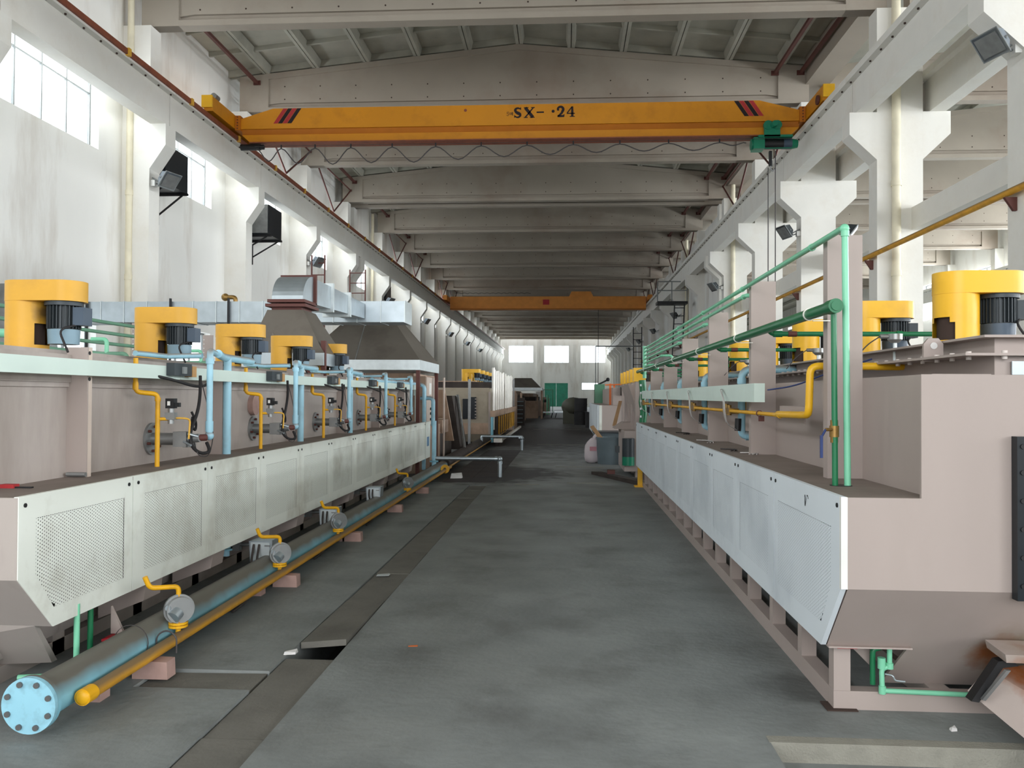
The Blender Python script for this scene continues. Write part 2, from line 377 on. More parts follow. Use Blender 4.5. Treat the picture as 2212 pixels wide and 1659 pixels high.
for y in BAYS:
    if y < 14 or y > 70: continue
    if t0 is None: t0 = window(25.72, y, ZA, ZB, 4, 'bright high window in the far wall of the right-hand bay', 'high windows of the neighbouring bay'); t1 = window(25.72, y, 2.0, 5.0, 4, 'bright low window in the far wall of the right-hand bay', 'low windows of the neighbouring bay'); ya = y
    else:
        NW[0] += 1; c = dup(t0, (0, y - ya, 0)); c.name = 'window_%d' % NW[0]; NW[0] += 1; c = dup(t1, (0, y - ya, 0)); c.name = 'window_%d' % NW[0]

# ---- end wall and back wall
def wall_y(name, y0, y1, wins, xa, xb, ztop, label):
    xc = sorted({xa, xb} | {v for wn in wins for v in wn[:2]}); b = MB()
    for p, q in zip(xc, xc[1:]):
        cm = (p + q) / 2; z = 0
        for wn in sorted([wn for wn in wins if wn[0] < cm < wn[1]], key=lambda t: t[2]):
            if wn[2] > z: b.box(p, q, y0, y1, z, wn[2])
            z = wn[3]
        b.box(p, q, y0, y1, z, ztop)
    return put(name, b, 'wall', kind='structure', label=label, cat='wall')
EW = [(-6.85 - 1.95, -6.85 + 1.95, 6.8, 9.5), (-1.3 - 1.95, -1.3 + 1.95, 6.8, 9.5), (4.35 - 1.95, 4.35 + 1.95, 6.8, 9.5), (-3.15, .5, 0, 3.65), (2.6, 5.2, 2.6, 3.75)]
wall_y('wall_end', YEND, YEND + .3, EW, -10.85, 25.85, 12.9, 'white end wall far down the hall with three bright windows')
wall_y('wall_back', -12.3, -12, [(-8, 5.5, 1.5, 9.2), (9, 24, 1.5, 9.2)], -10.85, 25.85, 12.9, 'white wall with wide raised openings behind the photographer')  # unseen wall; openings raised off the floor so light falls from higher
for k, xc in enumerate((-6.85, -1.3, 4.35)):
    window(YEND + .15, xc, 6.8, 9.5, 4, ['leftmost', 'middle', 'rightmost'][k] + ' of the three high windows in the end wall', 'high windows of the end wall', axis='x', wd=1.95)
window(YEND + .15, 3.9, 2.6, 3.75, 3, 'small low window in the end wall right of the green door', None, axis='x', wd=1.3)
d = thing('door_1', 'wide green steel door in the middle of the end wall', 'door', (-1.32, YEND, 0), kind='structure')
for k in range(2):
    x0 = -3.15 + k * 1.825
    lf = put('door_leaf', MB().box(x0 + .003, x0 + 1.822, YEND + .08, YEND + .14, .005, 3.65), 'door_green', d)
    fr = MB()
    for zz in (.02, 1.2, 2.4, 3.5): fr.box(x0 + .02, x0 + 1.8, YEND + .05, YEND + .08, zz, zz + .1)
    put('door_rail', fr, 'door_green', lf)
for k, xx_ in enumerate((-4.05, 1.5)):
    put('trim_%d' % (k + 1), MB().box(xx_ - .25, xx_ + .25, YEND - .35, YEND, 0, 10.6), 'wall', kind='structure', label='white pilaster on the end wall ' + ('left' if k == 0 else 'right') + ' of the green door', cat='pilaster')

# ---- columns
def column(x_in, x_out, sgn, yc, both, label, group):
    """x_in: hall-side face; sgn: direction to the hall"""
    w_ = .25; t = thing('column', label, 'column', ((x_in + x_out) / 2, yc, 0), group, 'structure')
    lo, hi = min(x_in, x_out), max(x_in, x_out)
    put('shaft', MB().box(lo, hi, yc - w_, yc + w_, 0, 10.35), 'concrete', t)
    def corb(xa, s): return [(xa, 6.95), (xa + s * .55, 7.5), (xa + s * .55, 8.0), (xa, 8.0)]
    s1 = .39 if not both else .6
    P = [(x_in, 6.93), (x_in + sgn * s1, 7.5), (x_in + sgn * s1, 8.0), (x_in, 8.0)]
    put('corbel', MB().prism(P if sgn < 0 else P, 'y', yc - w_ - .001, yc + w_ + .001), 'concrete', t)
    if both:
        P = [(x_out, 6.93), (x_out - sgn * s1, 7.5), (x_out - sgn * s1, 8.0), (x_out, 8.0)]
        put('corbel', MB().prism(P, 'y', yc - w_ - .001, yc + w_ + .001), 'concrete', t)
    return t
cl = column(-9.83, -10.5, 1, FR[0], False, 'white concrete column with crane corbel against the left wall', 'columns of the left wall')
cr = column(6.95, 7.95, -1, FR[0], True, 'white concrete column with two crane corbels between the two bays', 'columns between the two bays')
cx = column(25.0, 25.5, -1, FR[0], False, 'white concrete column along the far wall of the neighbouring bay', 'columns of the neighbouring bay')
for y in FR[1:]:
    dup(cl, (0, y - FR[0], 0)); dup(cr, (0, y - FR[0], 0))
    if y < 70: dup(cx, (0, y - FR[0], 0))
# partition further down between the bays
put('wall_partition', MB().box(7.3, 7.6, 38.7, 130, 0, 10.3), 'wall', kind='structure', label='white infill wall between the far right columns', cat='wall')

# ---- crane girders, rails
def girder(xw0, xw1, sgn, nm, label):
    t = thing('crane_girder', label, 'girder', ((xw0 + xw1) / 2, 0, 8.0), 'crane girders', 'structure')
    for a, b_ in zip(FR, FR[1:]):
        if b_ - a < 3: a2 = a; 
        g_ = MB().box(xw0, xw1, a + .012, b_ - .012, 8.0, 8.75)
        g_.box(min(xw0, xw1) - .15, max(xw0, xw1) + .15, a + .012, b_ - .012, 8.75, 8.9)
        put('girder_span', g_, 'concrete', t)
    bo = MB(); xe = (xw0 - .07) if sgn < 0 else (xw1 + .07)
    y = 0.6
    while y < 62: bo.cyl((xe, y, 8.72), (xe, y, 8.75), .022, n=6); y += .6
    o = put('bolt_row', bo, 'dark_brown', t); o['kind'] = 'stuff'
    return t
girder(6.5, 6.85, -1, 'r', 'white concrete crane girder running along the right columns')
girder(-9.82, -9.47, 1, 'l', 'white concrete crane girder running along the left columns')
girder(8.1, 8.45, 1, 'm', 'white concrete crane girder on the far side of the right columns')
girder(24.3, 24.65, -1, 'x', 'white crane girder along the far wall of the neighbouring bay')
def rail(x, s, label):
    t = thing('crane_rail', label, 'rail', (x, 60, 8.9), 'crane rails')
    put('rail_bar', MB().prism([(x - .06, 8.9), (x + .06, 8.9), (x + .06, 8.93), (x + .02, 8.95), (x + .02, 9.0), (x + .04, 9.01), (x + .04, 9.05), (x - .04, 9.05), (x - .04, 9.01), (x - .02, 9.0), (x - .02, 8.95), (x - .06, 8.93)], 'y', -11, 129.5), 'rail', t)
    cb = MB(); y = 1.0
    while y < 60: cb.box(x - .1, x + .1, y, y + .07, 8.9, 8.95); y += 1.2
    o = put('rail_clip', cb, 'rail', t); o['kind'] = 'stuff'
rail(-9.5, 1, 'red brown crane rail on top of the left girder'); rail(6.72, -1, 'brown crane rail on top of the right girder')
cbar = thing('conductor_bar', 'red brown conductor bar clipped along the edge of the left crane girder', 'bar', (-9.3, 60, 8.8))
put('bar', MB().box(-9.32, -9.27, -11, 129, 8.80, 8.92), 'rail', cbar)
ins = MB(); y = 2.0
while y < 60: ins.box(-9.33, -9.24, y, y + .1, 8.78, 8.94); y += 3
puts('insulator', ins, 'yellow_dull', cbar)
put('conductor_wire', MB().box(-9.95, -9.93, -11, 129, 8.97, 8.99).box(-9.93, -9.91, -11, 129, 9.1, 9.12).box(-9.95, -9.93, -11, 129, 9.22, 9.24), 'wire', label='thin dark wires running behind the left crane rail', cat='wire')

# ---- roof beams
XC = -1.42
def roof_beam(x0, x1, yc):
    xm = (x0 + x1) / 2; zt, zp, zb = 11.45, 12.3, 10.35
    t = thing('roof_beam', 'white gabled concrete roof beam spanning the hall', 'beam', (xm, yc, zb), 'roof beams', 'structure')
    put('bottom_flange', MB().prism([(yc - .17, zb), (yc + .17, zb), (yc + .17, zb + .14), (yc + .04, zb + .17), (yc - .04, zb + .17), (yc - .17, zb + .14)], 'x', x0 + .001, x1 - .001), 'beamc', t)
    put('web', MB().prism([(x0 + 1.25, zb + .29), (x1 - 1.25, zb + .29), (x1 - .7, zb + .22), (x1 - .7, zt + .05), (xm, zp - .1), (x0 + .7, zt + .05), (x0 + .7, zb + .22)], 'y', yc - .11, yc + .11), 'beamc', t)
    put('thin_web', MB().box(x0 + .7, x1 - .7, yc - .03, yc + .03, zb + .1, zb + .35), 'beamc', t)
    eb = MB().prism([(x0, zb), (x0 + .9, zb), (x0 + .9, zt + .07), (x0, zt)], 'y', yc - .172, yc + .172).prism([(x1, zb), (x1 - .9, zb), (x1 - .9, zt + .07), (x1, zt)], 'y', yc - .172, yc + .172)
    put('end_block', eb, 'beamc', t)
    tf = MB()
    for (xa, za, xb, zb_) in ((x0, zt, xm, zp), (xm, zp, x1, zt)):
        tf.prism([(xa, za - .17), (xb, zb_ - .17), (xb, zb_), (xa, za)], 'y', yc - .17, yc + .17)
    put('top_flange', tf, 'beamc', t)
    h = MB()
    for k in range(14):
        for zz in (zb + .40, zb + .80):
            xq = x0 + 1.4 + k * (x1 - x0 - 2.8) / 13; h.cyl((xq, yc - .116, zz), (xq, yc - .109, zz), .022, n=6)
    o = put('tie_hole', h, 'dark_brown', t); o['kind'] = 'stuff'
    return t
b1 = roof_beam(-10.1, 7.2, FR[0]); b2 = roof_beam(7.7, 25.2, FR[0])
for y in FR[1:]:
    dup(b1, (0, y - FR[0], 0))
    if y < 75: dup(b2, (0, y - FR[0], 0))
for o in COL.objects:
    if o.name.startswith('roof_beam') and o.location.x > 10: o['label'] = 'white gabled concrete roof beam over the neighbouring bay'; o['group'] = 'roof beams of the neighbouring bay'

# ---- roof: ribbed precast panels
ceil = thing('ceiling', 'grey ribbed precast concrete roof deck above the gabled beams', 'ceiling', (XC, 60, 12), kind='structure')
def roof_panel(x0, z0, x1, z1, ya, yb):
    b = MB(); r = .05; L = .26
    b.prism([(x0, z0 + L), (x1, z1 + L), (x1, z1 + L + .06), (x0, z0 + L + .06)], 'y', ya, yb)
    for s, (xa, za) in ((1, (x0, z0)), (-1, (x1, z1))):
        q = .012 * s
        b.prism([(xa + q, za), (xa + q + s * .09, za), (xa + q + s * .14, za + L), (xa + q, za + L)], 'y', ya, yb)
    n = 4
    for k in range(n + 1):
        yk = ya + (yb - ya) * k / n; yk = min(max(yk, ya + .06), yb - .06); dz = .13 if 0 < k < n else .2
        b.prism([(x0 + .05, z0 + L - dz), (x1 - .05, z1 + L - dz), (x1 - .05, z1 + L), (x0 + .05, z0 + L)], 'y', yk - .04, yk + .04)
    return b
NP = 12; x0, x1 = -10.85, 8.0
XP = [x0 + (x1 - x0) * k / NP for k in range(NP + 1)]
def zr(x, xm=XC, zp=12.3, zt=11.45, half=8.7): return zp - (zp - zt) * abs(x - xm) / half
ya, yb = FR[0] + .01, FR[1] - .01; protos = []
for k in range(NP):
    protos.append(put('roof_panel', roof_panel(XP[k], zr(XP[k]), XP[k + 1], zr(XP[k + 1]), ya, yb), 'roofc', ceil))
for a, b_ in zip(FR[1:], FR[2:]):
    for p in protos:
        c = p.copy(); COL.objects.link(c); c.parent = ceil; c.location = Vector(p.location) + Vector((0, a - FR[0], 0))
        if b_ - a < 3: c.scale[1] = (b_ - a) / 6.0; c.location[1] = p.location[1] * 1 + 0; 
        if b_ - a < 3: c.location[1] = (a - 60) - (FR[0] - 60) * c.scale[1]
fb = MB()
for a, b_ in zip(FR, FR[1:]):
    for k in range(8):
        xa = 8.0 + k * 2.25; xb = xa + 2.25
        za, zb_ = (12.3 - .85 * abs(v - 16.45) / 8.7 for v in (xa, xb))
        fb.prism([(xa, za + .26), (xb, zb_ + .26), (xb, zb_ + .34), (xa, za + .34)], 'y', a, b_).prism([(xa, za), (xa + .12, za), (xa + .12, za + .26), (xa, za + .26)], 'y', a, b_)
put('ceiling_side', fb, 'roofc', kind='structure', label='ribbed concrete roof deck over the neighbouring bay', cat='ceiling')
fb = MB().box(-11, 26.2, -12.3, -10.7, 12.5, 12.7); put('ceiling_edge', fb, 'roofc', kind='structure', label='roof edge above the back wall openings', cat='ceiling')
# wall heads above the gap between wall top and deck are closed by an eaves beam
pass
put('trim_4', MB().box(7.1, 7.8, -12, 130, 10.9, 12.0), 'beamc', kind='structure', label='concrete gutter beam above the right columns', cat='gutter beam')

# ---- tie struts between the right columns
t = thing('column_strut', 'grey white concrete strut between the right columns at mid height', 'strut', (7.85, 16, 5.6), 'struts between columns', 'structure')
for a, b_ in zip(FR, FR[1:]):
    if b_ < 40: put('strut', MB().box(7.7, 7.95, a + .25, b_ - .25, 5.35, 5.85), 'concrete', t)

# ---- brown steel roof ties near the column heads
def tie(x, ya, yb, z, r=.045): return MB().box(x - r, x + r, ya, yb, z - r, z + r).box(x - .11, x + .11, ya, ya + .03, z - .07, z + .07).box(x - .11, x + .11, yb - .03, yb, z - .07, z + .07)
n_ = 0
def nth(k): return ORD[k]
for i_, (a, b_) in enumerate(list(zip(FR, FR[1:]))):
    if b_ - a < 3 or a < 12 or a > 80: continue
    nb = sum(1 for v in FR if 12 < v <= a) - 1
    wd_ = nth(max(0, nb))
    put('roof_tie', tie(-9.55, a + .18, b_ - .18, 11.25), 'brown_steel', label='brown steel tie bar on the left wall side in the %s roof bay' % wd_, cat='tie bar', group='left roof ties', origin=(-9.55, a, 11.25))
    for xq, sd in ((6.2, 'inner'), (6.95, 'outer')):
        put('roof_tie', tie(xq, a + .18, b_ - .18, 11.25), 'brown_steel', label='%s brown steel tie bar above the right columns in the %s roof bay' % (sd, wd_), cat='tie bar', group='right roof ties', origin=(xq, a, 11.25))
# V bracing in some bays under the beams
def brace(x, a, b_, z0, z1):
    mm = (a + b_) / 2
    return MB().cyl((x, a + .2, z1), (x, mm, z0), .035, n=6).cyl((x, b_ - .2, z1), (x, mm, z0), .035, n=6).cyl((x, a + .2, z1 - .05), (x, b_ - .2, z1 - .05), .03, n=6)
for i in (6, 7, 8, 10, 11, 13, 14):
    a, b_ = FR[i], FR[i + 1]
    if b_ - a < 3: continue
    put('wall_brace', brace(-9.7, a, b_, 9.3, 10.9), 'brown_steel', label='%s brown V-shaped steel bracing above the left crane rail' % ORD[i - 6], cat='bracing', group='left wall bracing')
    put('wall_brace', brace(6.9, a, b_, 9.3, 10.9), 'brown_steel', label='%s brown V-shaped steel bracing above the right crane rail' % ORD[i - 6], cat='bracing', group='right wall bracing')

# ---- rain pipes on columns
def downpipe(x, y, z0, z1, r, label, grp=None):
    t = thing('downpipe', label, 'pipe', (x, y, z0), grp)
    put('pipe', MB().cyl((x, y, z0), (x, y, z1), r, n=14), 'cream_pipe', t)
    k = MB()
    for zz in (z0 + 2.1, z0 + 4.3, z0 + 6.3, z0 + 8.6): k.cyl((x, y, zz), (x, y, zz + .12), r * 1.18, n=14)
    puts('coupling', k, 'cream_pipe', t); return t
downpipe(-10.3, 19.02, 0, 11.3, .075, 'tall cream plastic downpipe in the corner of the nearest left column')
downpipe(7.32, 18.92, 0, 11.6, .095, 'cream downpipe running down the front of the nearest whole right column')
downpipe(-10.3, 43.9, 0, 11.3, .075, 'cream downpipe on the left wall further down the hall')
downpipe(7.32, 36.92, 0, 11.6, .095, 'cream downpipe on the paired right columns in the middle distance')
downpipe(7.18, 49.9, 0, 11.6, .095, 'cream downpipe on a far right column')

# ---- yellow pipe along the right columns
t = thing('gas_pipe', 'long ochre pipe on brackets across the right columns', 'pipe', (6.85, 30, 4.8))
put('pipe', MB().cyl((6.82, 5, 4.78), (6.82, 76, 4.78), .055, n=14), 'floor_yellow', t)
for y in FR[2:16]:
    put('bracket', MB().prism([(6.76, 4.71), (6.95, 4.71), (6.95, 4.5), (6.9, 4.5)], 'y', y - .03, y + .03), 'brown_steel', t)

# ================================================================== BRIDGE CRANES
def ribbon(b, pts, y, close=False):
    """flat stroke: pts (x, z, width)"""
    L = []; Rr = []
    for i, (x, z, w_) in enumerate(pts):
        a = pts[max(i - 1, 0)]; c = pts[min(i + 1, len(pts) - 1)]; dx, dz = c[0] - a[0], c[1] - a[1]; n = math.hypot(dx, dz) or 1
        L.append((x - dz / n * w_ / 2, y, z + dx / n * w_ / 2)); Rr.append((x + dz / n * w_ / 2, y, z - dx / n * w_ / 2))
    k = len(pts); b.add(L + Rr, [(i, i + 1, k + i + 1, k + i) for i in range(k - 1)])
def arc(cx_, cz, r, a0, a1, w0, w1, n=10, rz=None):
    out = []
    for i in range(n + 1):
        t = i / n; a = R(a0 + (a1 - a0) * t); w_ = w0 + (w1 - w0) * t; out.append((cx_ + r * math.cos(a), cz + (rz or r) * math.sin(a), w_))
    return out
CY0 = 22.6
t = thing('bridge_crane', 'orange yellow overhead bridge crane spanning the hall near the front', 'crane', (XC, CY0, 9.0))
XL, XR = -9.05, 6.25
zb_, zl, zm, zt_ = 8.63, 8.86, 9.12, 9.56
def girder_poly(y0, z0): return None
body = MB().prism([(XL, zm - .12), (XR, zm - .12), (XR, 9.28), (XR - 1.08, zt_), (XL + .92, zt_), (XL, 9.28)], 'y', CY0, CY0 + .42)
put('girder_web', body, 'crane', t)
slope = MB().add([(XL, CY0, zm), (XR, CY0, zm), (XR, CY0 + .15, zl), (XL, CY0 + .15, zl), (XL, CY0 + .42, zm), (XR, CY0 + .42, zm), (XR, CY0 + .27, zl), (XL, CY0 + .27, zl)], [(0, 3, 2, 1), (4, 5, 6, 7), (0, 4, 7, 3), (1, 2, 6, 5), (3, 7, 6, 2), (0, 1, 5, 4)])
put('girder_skirt', slope, 'crane_dark', t)  # skirt faces down; its shade is put into the darker orange
put('runway_beam', MB().prism([(XL + .25, zb_), (XR - .25, zb_), (XR, zl), (XL, zl)], 'y', CY0 + .1, CY0 + .32), 'crane', t)
put('runway_flange', MB().box(XL + .25, XR - .25, CY0 - .02, CY0 + .44, zb_ - .03, zb_), 'rail', t)
for s, xe in ((-1, -9.32), (1, 6.5)):
    ec = put('end_carriage', MB().box(xe - .12, xe + .12, CY0 - 1.5, CY0 + 1.6, 9.0, 9.38), 'crane', t)
    put('end_plate', MB().box(xe - .16 if s < 0 else xe - .12, xe + .12 if s < 0 else xe + .16, CY0 - 1.56, CY0 - 1.5, 9.08, 9.4), 'yellow', ec)
    for yy in (CY0 - 1.2, CY0 + 1.3): puts('wheel', MB().cyl((xe - .06 - .12, yy, 9.12), (xe - .02 - .12, yy, 9.12), .12, n=18), 'brown_steel', ec)
    put('joint_plate', MB().box(xe - s * .13, xe - s * .28, CY0 - .06, CY0 + .5, 8.95, 9.36), 'crane_dark', ec)
    bb = MB()
    for zz in (9.0, 9.08, 9.16, 9.24, 9.32): bb.cyl((xe - s * .2, CY0 - .08, zz), (xe - s * .2, CY0 - .06, zz), .018, n=6)
    o = put('bolt', bb, 'brown_steel', ec)
mt_ = put('travel_motor', MB().cyl((-9.25, CY0 - 1.35, 9.45), (-9.25, CY0 - 1.1, 9.45), .08, n=14), 'steel', t)
puts('travel_motor', MB().cyl((-9.05, CY0 + .05, 8.5), (-8.5, CY0 + .05, 8.5), .09, n=14).cyl((-8.5, CY0 + .05, 8.5), (-8.4, CY0 + .05, 8.5), .07, n=14), 'black', t)
# hazard stripes and lettering, flat on the web
for s in (-1, 1):
    xs0 = (XL + .95) if s < 0 else (XR - 1.75)
    for k in range(4):
        sk = -.28 if s < 0 else .28
        a = (xs0 - .02 + k * .13) if s < 0 else (xs0 + k * .13)
        xa = a + (.28 if s < 0 else 0); xb_ = xa + .12
        put('hazard_stripe', MB().add([(xa + (-.28 if s < 0 else .28), CY0 - .004, 9.14), (xb_ + (-.28 if s < 0 else .28), CY0 - .004, 9.14), (xb_, CY0 - .004, 9.555), (xa, CY0 - .004, 9.555)], [(0, 1, 2, 3)]), 'stripe_red' if (k % 2 == 0) == (s < 0) else 'ink', t)
LY = CY0 - .006; x0_, z0_ = -1.42, 9.18
def up_(b, off, pts): ribbon(b, [(x + off, z + z0_, w_) for x, z, w_ in pts], LY)
lt = MB()
S_ = [(.19, .24, .02), (.175, .27, .03)] + arc(.11, .215, .075, 40, 180, .035, .07, 8, .06)[0:] + [(.06, .17, .075), (.1, .145, .085), (.15, .12, .085)] + arc(.1, .085, .075, 20, -150, .07, .03, 8, .06) + [(.02, .06, .02)]
up_(lt, 0, S_)
lt.add([(v[0] + x0_ * 0, LY, v[1] + z0_) for v in [(.195, .21), (.195, .3), (.18, .3), (.17, .25)]], [(0, 1, 2, 3)])
lt.add([(v[0], LY, v[1] + z0_) for v in [(.01, .1), (.01, .01), (.025, .01), (.04, .06)]], [(0, 1, 2, 3)])
up_(lt, .31, [(.0, .285, .085), (.21, .02, .085)]); up_(lt, .31, [(.22, .285, .035), (0.0, .02, .035)])
for (a, b_, z) in ((-.04, .09, .285), (.16, .26, .285), (-.04, .07, .015), (.13, .26, .015)): lt.add([(.31 + a, LY, z0_ + z - .01), (.31 + b_, LY, z0_ + z - .01), (.31 + b_, LY, z0_ + z + .012), (.31 + a, LY, z0_ + z + .012)], [(0, 1, 2, 3)])
lt.add([(.62, LY, z0_ + .135), (.82, LY, z0_ + .135), (.82, LY, z0_ + .175), (.62, LY, z0_ + .175)], [(0, 1, 2, 3)])
lt.add([(1.07 + .042 * math.cos(a), LY, z0_ + .175 + .042 * math.sin(a)) for a in (2 * math.pi * i / 14 for i in range(14))], [tuple(range(14))])
up_(lt, 1.17, arc(.1, .225, .075, 190, -30, .05, .075, 10, .07) + [(.13, .12, .06), (.06, .06, .04), (.02, .035, .03)]); up_(lt, 1.17, [(.02, .04, .055), (.1, .04, .06), (.19, .04, .06), (.2, .09, .02)])
lt.add([(1.205 + .03 * math.cos(a), LY - .001, z0_ + .215 + .03 * math.sin(a)) for a in (2 * math.pi * i / 10 for i in range(10))], [tuple(range(10))])
up_(lt, 1.44, [(.15, .3, .05), (.15, .15, .065), (.15, .03, .065)]); up_(lt, 1.44, [(.14, .29, .03), (.01, .12, .03)]); up_(lt, 1.44, [(0, .11, .028), (.22, .11, .028)]); up_(lt, 1.44, [(.08, .025, .022), (.22, .025, .022)])
lt.v = [(x + x0_ * 1 + 0.0, y, z) for x, y, z in lt.v]
put('lettering', lt, 'ink', t)
st = MB(); sx = -1.62; sz = 9.25
def sp(pts): ribbon(st, [(sx + x, sz + z, .013) for x, z in pts], LY)
sp([(.07, .1), (.01, .1), (.01, .06), (.05, .06), (.06, .03), (.04, 0), (.0, .01)])
for q in ([(.09, .08), (.12, .08), (.12, .03), (.09, .03), (.09, .08)], [(.13, .09), (.18, .09)], [(.14, .07), (.14, .045), (.175, .045), (.175, .07)], [(.157, .1), (.157, .01), (.185, .01)]): sp(q)
put('stencil', st, 'dark_brown', t)
put('patch_dot', MB().cyl((-2.75, CY0 - .01, 9.42), (-2.75, CY0, 9.42), .04, n=12), 'rail', t)
# hoist
HX = 5.58
h = thing('electric_hoist', 'green electric wire rope hoist under the right end of the orange crane', 'hoist', (HX, CY0 + .2, 8.25))
ho = put('trolley', MB().box(HX - .3, HX + .12, CY0 - .1, CY0 - .03, 8.55, 8.85).box(HX - .45, HX + .45, CY0 - .1, CY0 + .45, 8.54, 8.60), 'hoist_green', h)
for xq in (HX - .2, HX + .04): put('trolley_wheel', MB().cyl((xq, CY0 - .13, 8.86), (xq, CY0 - .03, 8.86), .12, n=20), 'hoist_green', h)
put('trolley_motor', MB().cyl((HX - .07, CY0 - .32, 8.84), (HX - .07, CY0 - .13, 8.84), .075, n=18), 'hoist_green', h)
put('drum', MB().cyl((HX - .27, CY0 + .15, 8.42), (HX + .25, CY0 + .15, 8.42), .135, n=22), 'black', h)
put('gear_case', MB().box(HX - .56, HX - .27, CY0 - .04, CY0 + .36, 8.26, 8.56).cyl((HX - .6, CY0 + .15, 8.41), (HX - .56, CY0 + .15, 8.41), .15, n=18), 'hoist_green', h)
put('motor_case', MB().cyl((HX + .25, CY0 + .15, 8.42), (HX + .47, CY0 + .15, 8.42), .14, n=20), 'cowl_dark', h)
put('end_cap', MB().cyl((HX + .47, CY0 + .15, 8.42), (HX + .63, CY0 + .15, 8.42), .14, .11, n=20), 'hoist_green', h)
put('tie_rod', MB().cyl((HX - .55, CY0 + .0, 8.27), (HX + .45, CY0 + .0, 8.27), .015, n=6), 'hoist_green', h)
rp = MB(); rp.cyl((HX + .02, CY0 + .02, 8.2), (HX + .02, CY0 + .02, 4.2), .013, n=6).cyl((HX - .17, CY0 + .02, 7.75), (HX - .17, CY0 + .02, 4.2), .013, n=6)
puts('pendant_cable', rp, 'wire', h)
put('hook_block', MB().box(HX - .14, HX - .07, CY0 + .0, CY0 + .1, 7.95, 8.2).cyl((HX - .1, CY0 + .05, 7.8), (HX - .1, CY0 + .05, 7.95), .05, n=10), 'black', h)
put('hook', MB().tube([(HX - .1, CY0 + .05, 7.8), (HX - .1, CY0 + .05, 7.72), (HX - .04, CY0 + .05, 7.66), (HX + .02, CY0 + .05, 7.74)], .02, bend=.04), 'steel', h)
# festoon cable
f = thing('festoon_cable', 'looped grey festoon cable hanging on a wire below the orange crane', 'cable', (-1.5, CY0 - .1, 8.5))
XF = [-8.55, -7.85, -6.9, -5.9, -4.75, -3.55, -2.3, -1.05, .2, 1.45, 2.75, 4.1, 4.8]
cb = MB(); pts = []
for k, (a, b_) in enumerate(zip(XF, XF[1:])):
    sag = [.35, .42, .45, .42, .42, .36, .3, .26, .22, .2, .2, .08][k]
    for i in range(10):
        u = i / 10; pts.append((a + (b_ - a) * u, CY0 - .12, 8.40 - sag * (.5 - .5 * math.cos(2 * math.pi * u))))
pts.append((XF[-1], CY0 - .12, 8.38)); cb.tube(pts, .016, n=6); puts('cable', cb, 'wire', f)
put('guide_wire', MB().cyl((-8.6, CY0 - .12, 8.47), (6.0, CY0 - .12, 8.49), .006, n=5), 'wire', f)
for x in XF[1:-1]: put('cable_hanger', MB().cyl((x, CY0 - .12, 8.40), (x, CY0 - .12, 8.5), .02, n=8), 'black', f)
# far crane
CY1 = 65.5
t = thing('bridge_crane', 'distant orange bridge crane across the middle of the hall', 'crane', (XC, CY1, 9.0))
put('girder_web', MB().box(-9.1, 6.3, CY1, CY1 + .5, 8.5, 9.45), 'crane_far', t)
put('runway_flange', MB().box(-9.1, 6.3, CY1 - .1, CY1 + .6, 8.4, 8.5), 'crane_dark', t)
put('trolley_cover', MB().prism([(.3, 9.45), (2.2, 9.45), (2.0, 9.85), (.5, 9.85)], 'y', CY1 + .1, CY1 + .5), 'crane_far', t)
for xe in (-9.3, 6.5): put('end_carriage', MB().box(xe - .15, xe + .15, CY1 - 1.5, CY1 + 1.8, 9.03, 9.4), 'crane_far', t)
put('sign_plate', MB().box(-1.75, -1.25, CY1 - .03, CY1, 8.8, 9.2), 'red', t)
ff = MB(); pts = []
for k in range(60): pts.append((-8.6 + k * .1, CY1 - .3, 9.62 + .08 * abs(math.sin(k * .7))))
put('festoon_wire', ff.tube(pts, .02, n=5), 'wire', t)
cc = MB().cyl((2.6, CY1 + .2, 8.4), (2.6, CY1 + .2, 1.8), .025, n=6)
puts('pendant_cable', cc, 'wire', t); put('pendant_box', MB().box(2.5, 2.7, CY1 + .1, CY1 + .3, 1.3, 1.8), 'orange', t)

# ================================================================== WALL FITTINGS
def floodlight(x, y, z, s, label, mat_='lamp_grey', tilt=0):
    """s = +1 lamp looks towards +X"""
    t = thing('floodlight', label, 'lamp', (x, y, z))
    c = Vector((x + s * .42, y - .12, z)); d_ = Vector((s * .75, -.25, -.6)).normalized(); sd = Vector((.3 * s, 1, 0)).normalized(); sd = (sd - d_ * sd.dot(d_)).normalized(); u = d_.cross(sd)
    def fr(a, w1, h1): return [c + d_ * a + sd * (i * w1) + u * (j * h1) for i, j in ((-1, -1), (1, -1), (1, 1), (-1, 1))]
    put('housing', MB().hexa(fr(-.12, .12, .1) + fr(.12, .24, .2)), mat_, t)
    put('lens', MB().hexa(fr(.12, .2, .16) + fr(.135, .2, .16)), 'steel', t)
    put('hood_rim', MB().hexa(fr(.105, .255, .215) + fr(.12, .255, .215)), 'frame_grey', t)
    put('bracket', MB().tube([(x, y, z + .05), (x + s * .2, y, z - .05), tuple(c + sd * .2)], .02, n=6).tube([(x, y, z - .05), (x + s * .2, y, z - .12), tuple(c - sd * .2)], .02, n=6), 'frame_grey', t)
    put('ballast', MB().box(x, x + s * .1, y - .08, y + .08, z - .16, z - .02), 'label_white', t)
    return t
LL = [(19.3, 'nearest floodlight on the left, over the black cabinet'), (31.3, 'second floodlight along the left columns'), (44.4, 'third floodlight on the left columns, by the galvanised duct'), (56.4, 'fourth floodlight on the left columns'), (68.4, 'fifth small floodlight on the left columns'), (80.4, 'sixth small floodlight on the left columns'), (92.4, 'farthest small floodlight on the left columns')]
for y, lb in LL: floodlight(-9.83, y - .1, 6.7, 1, lb)
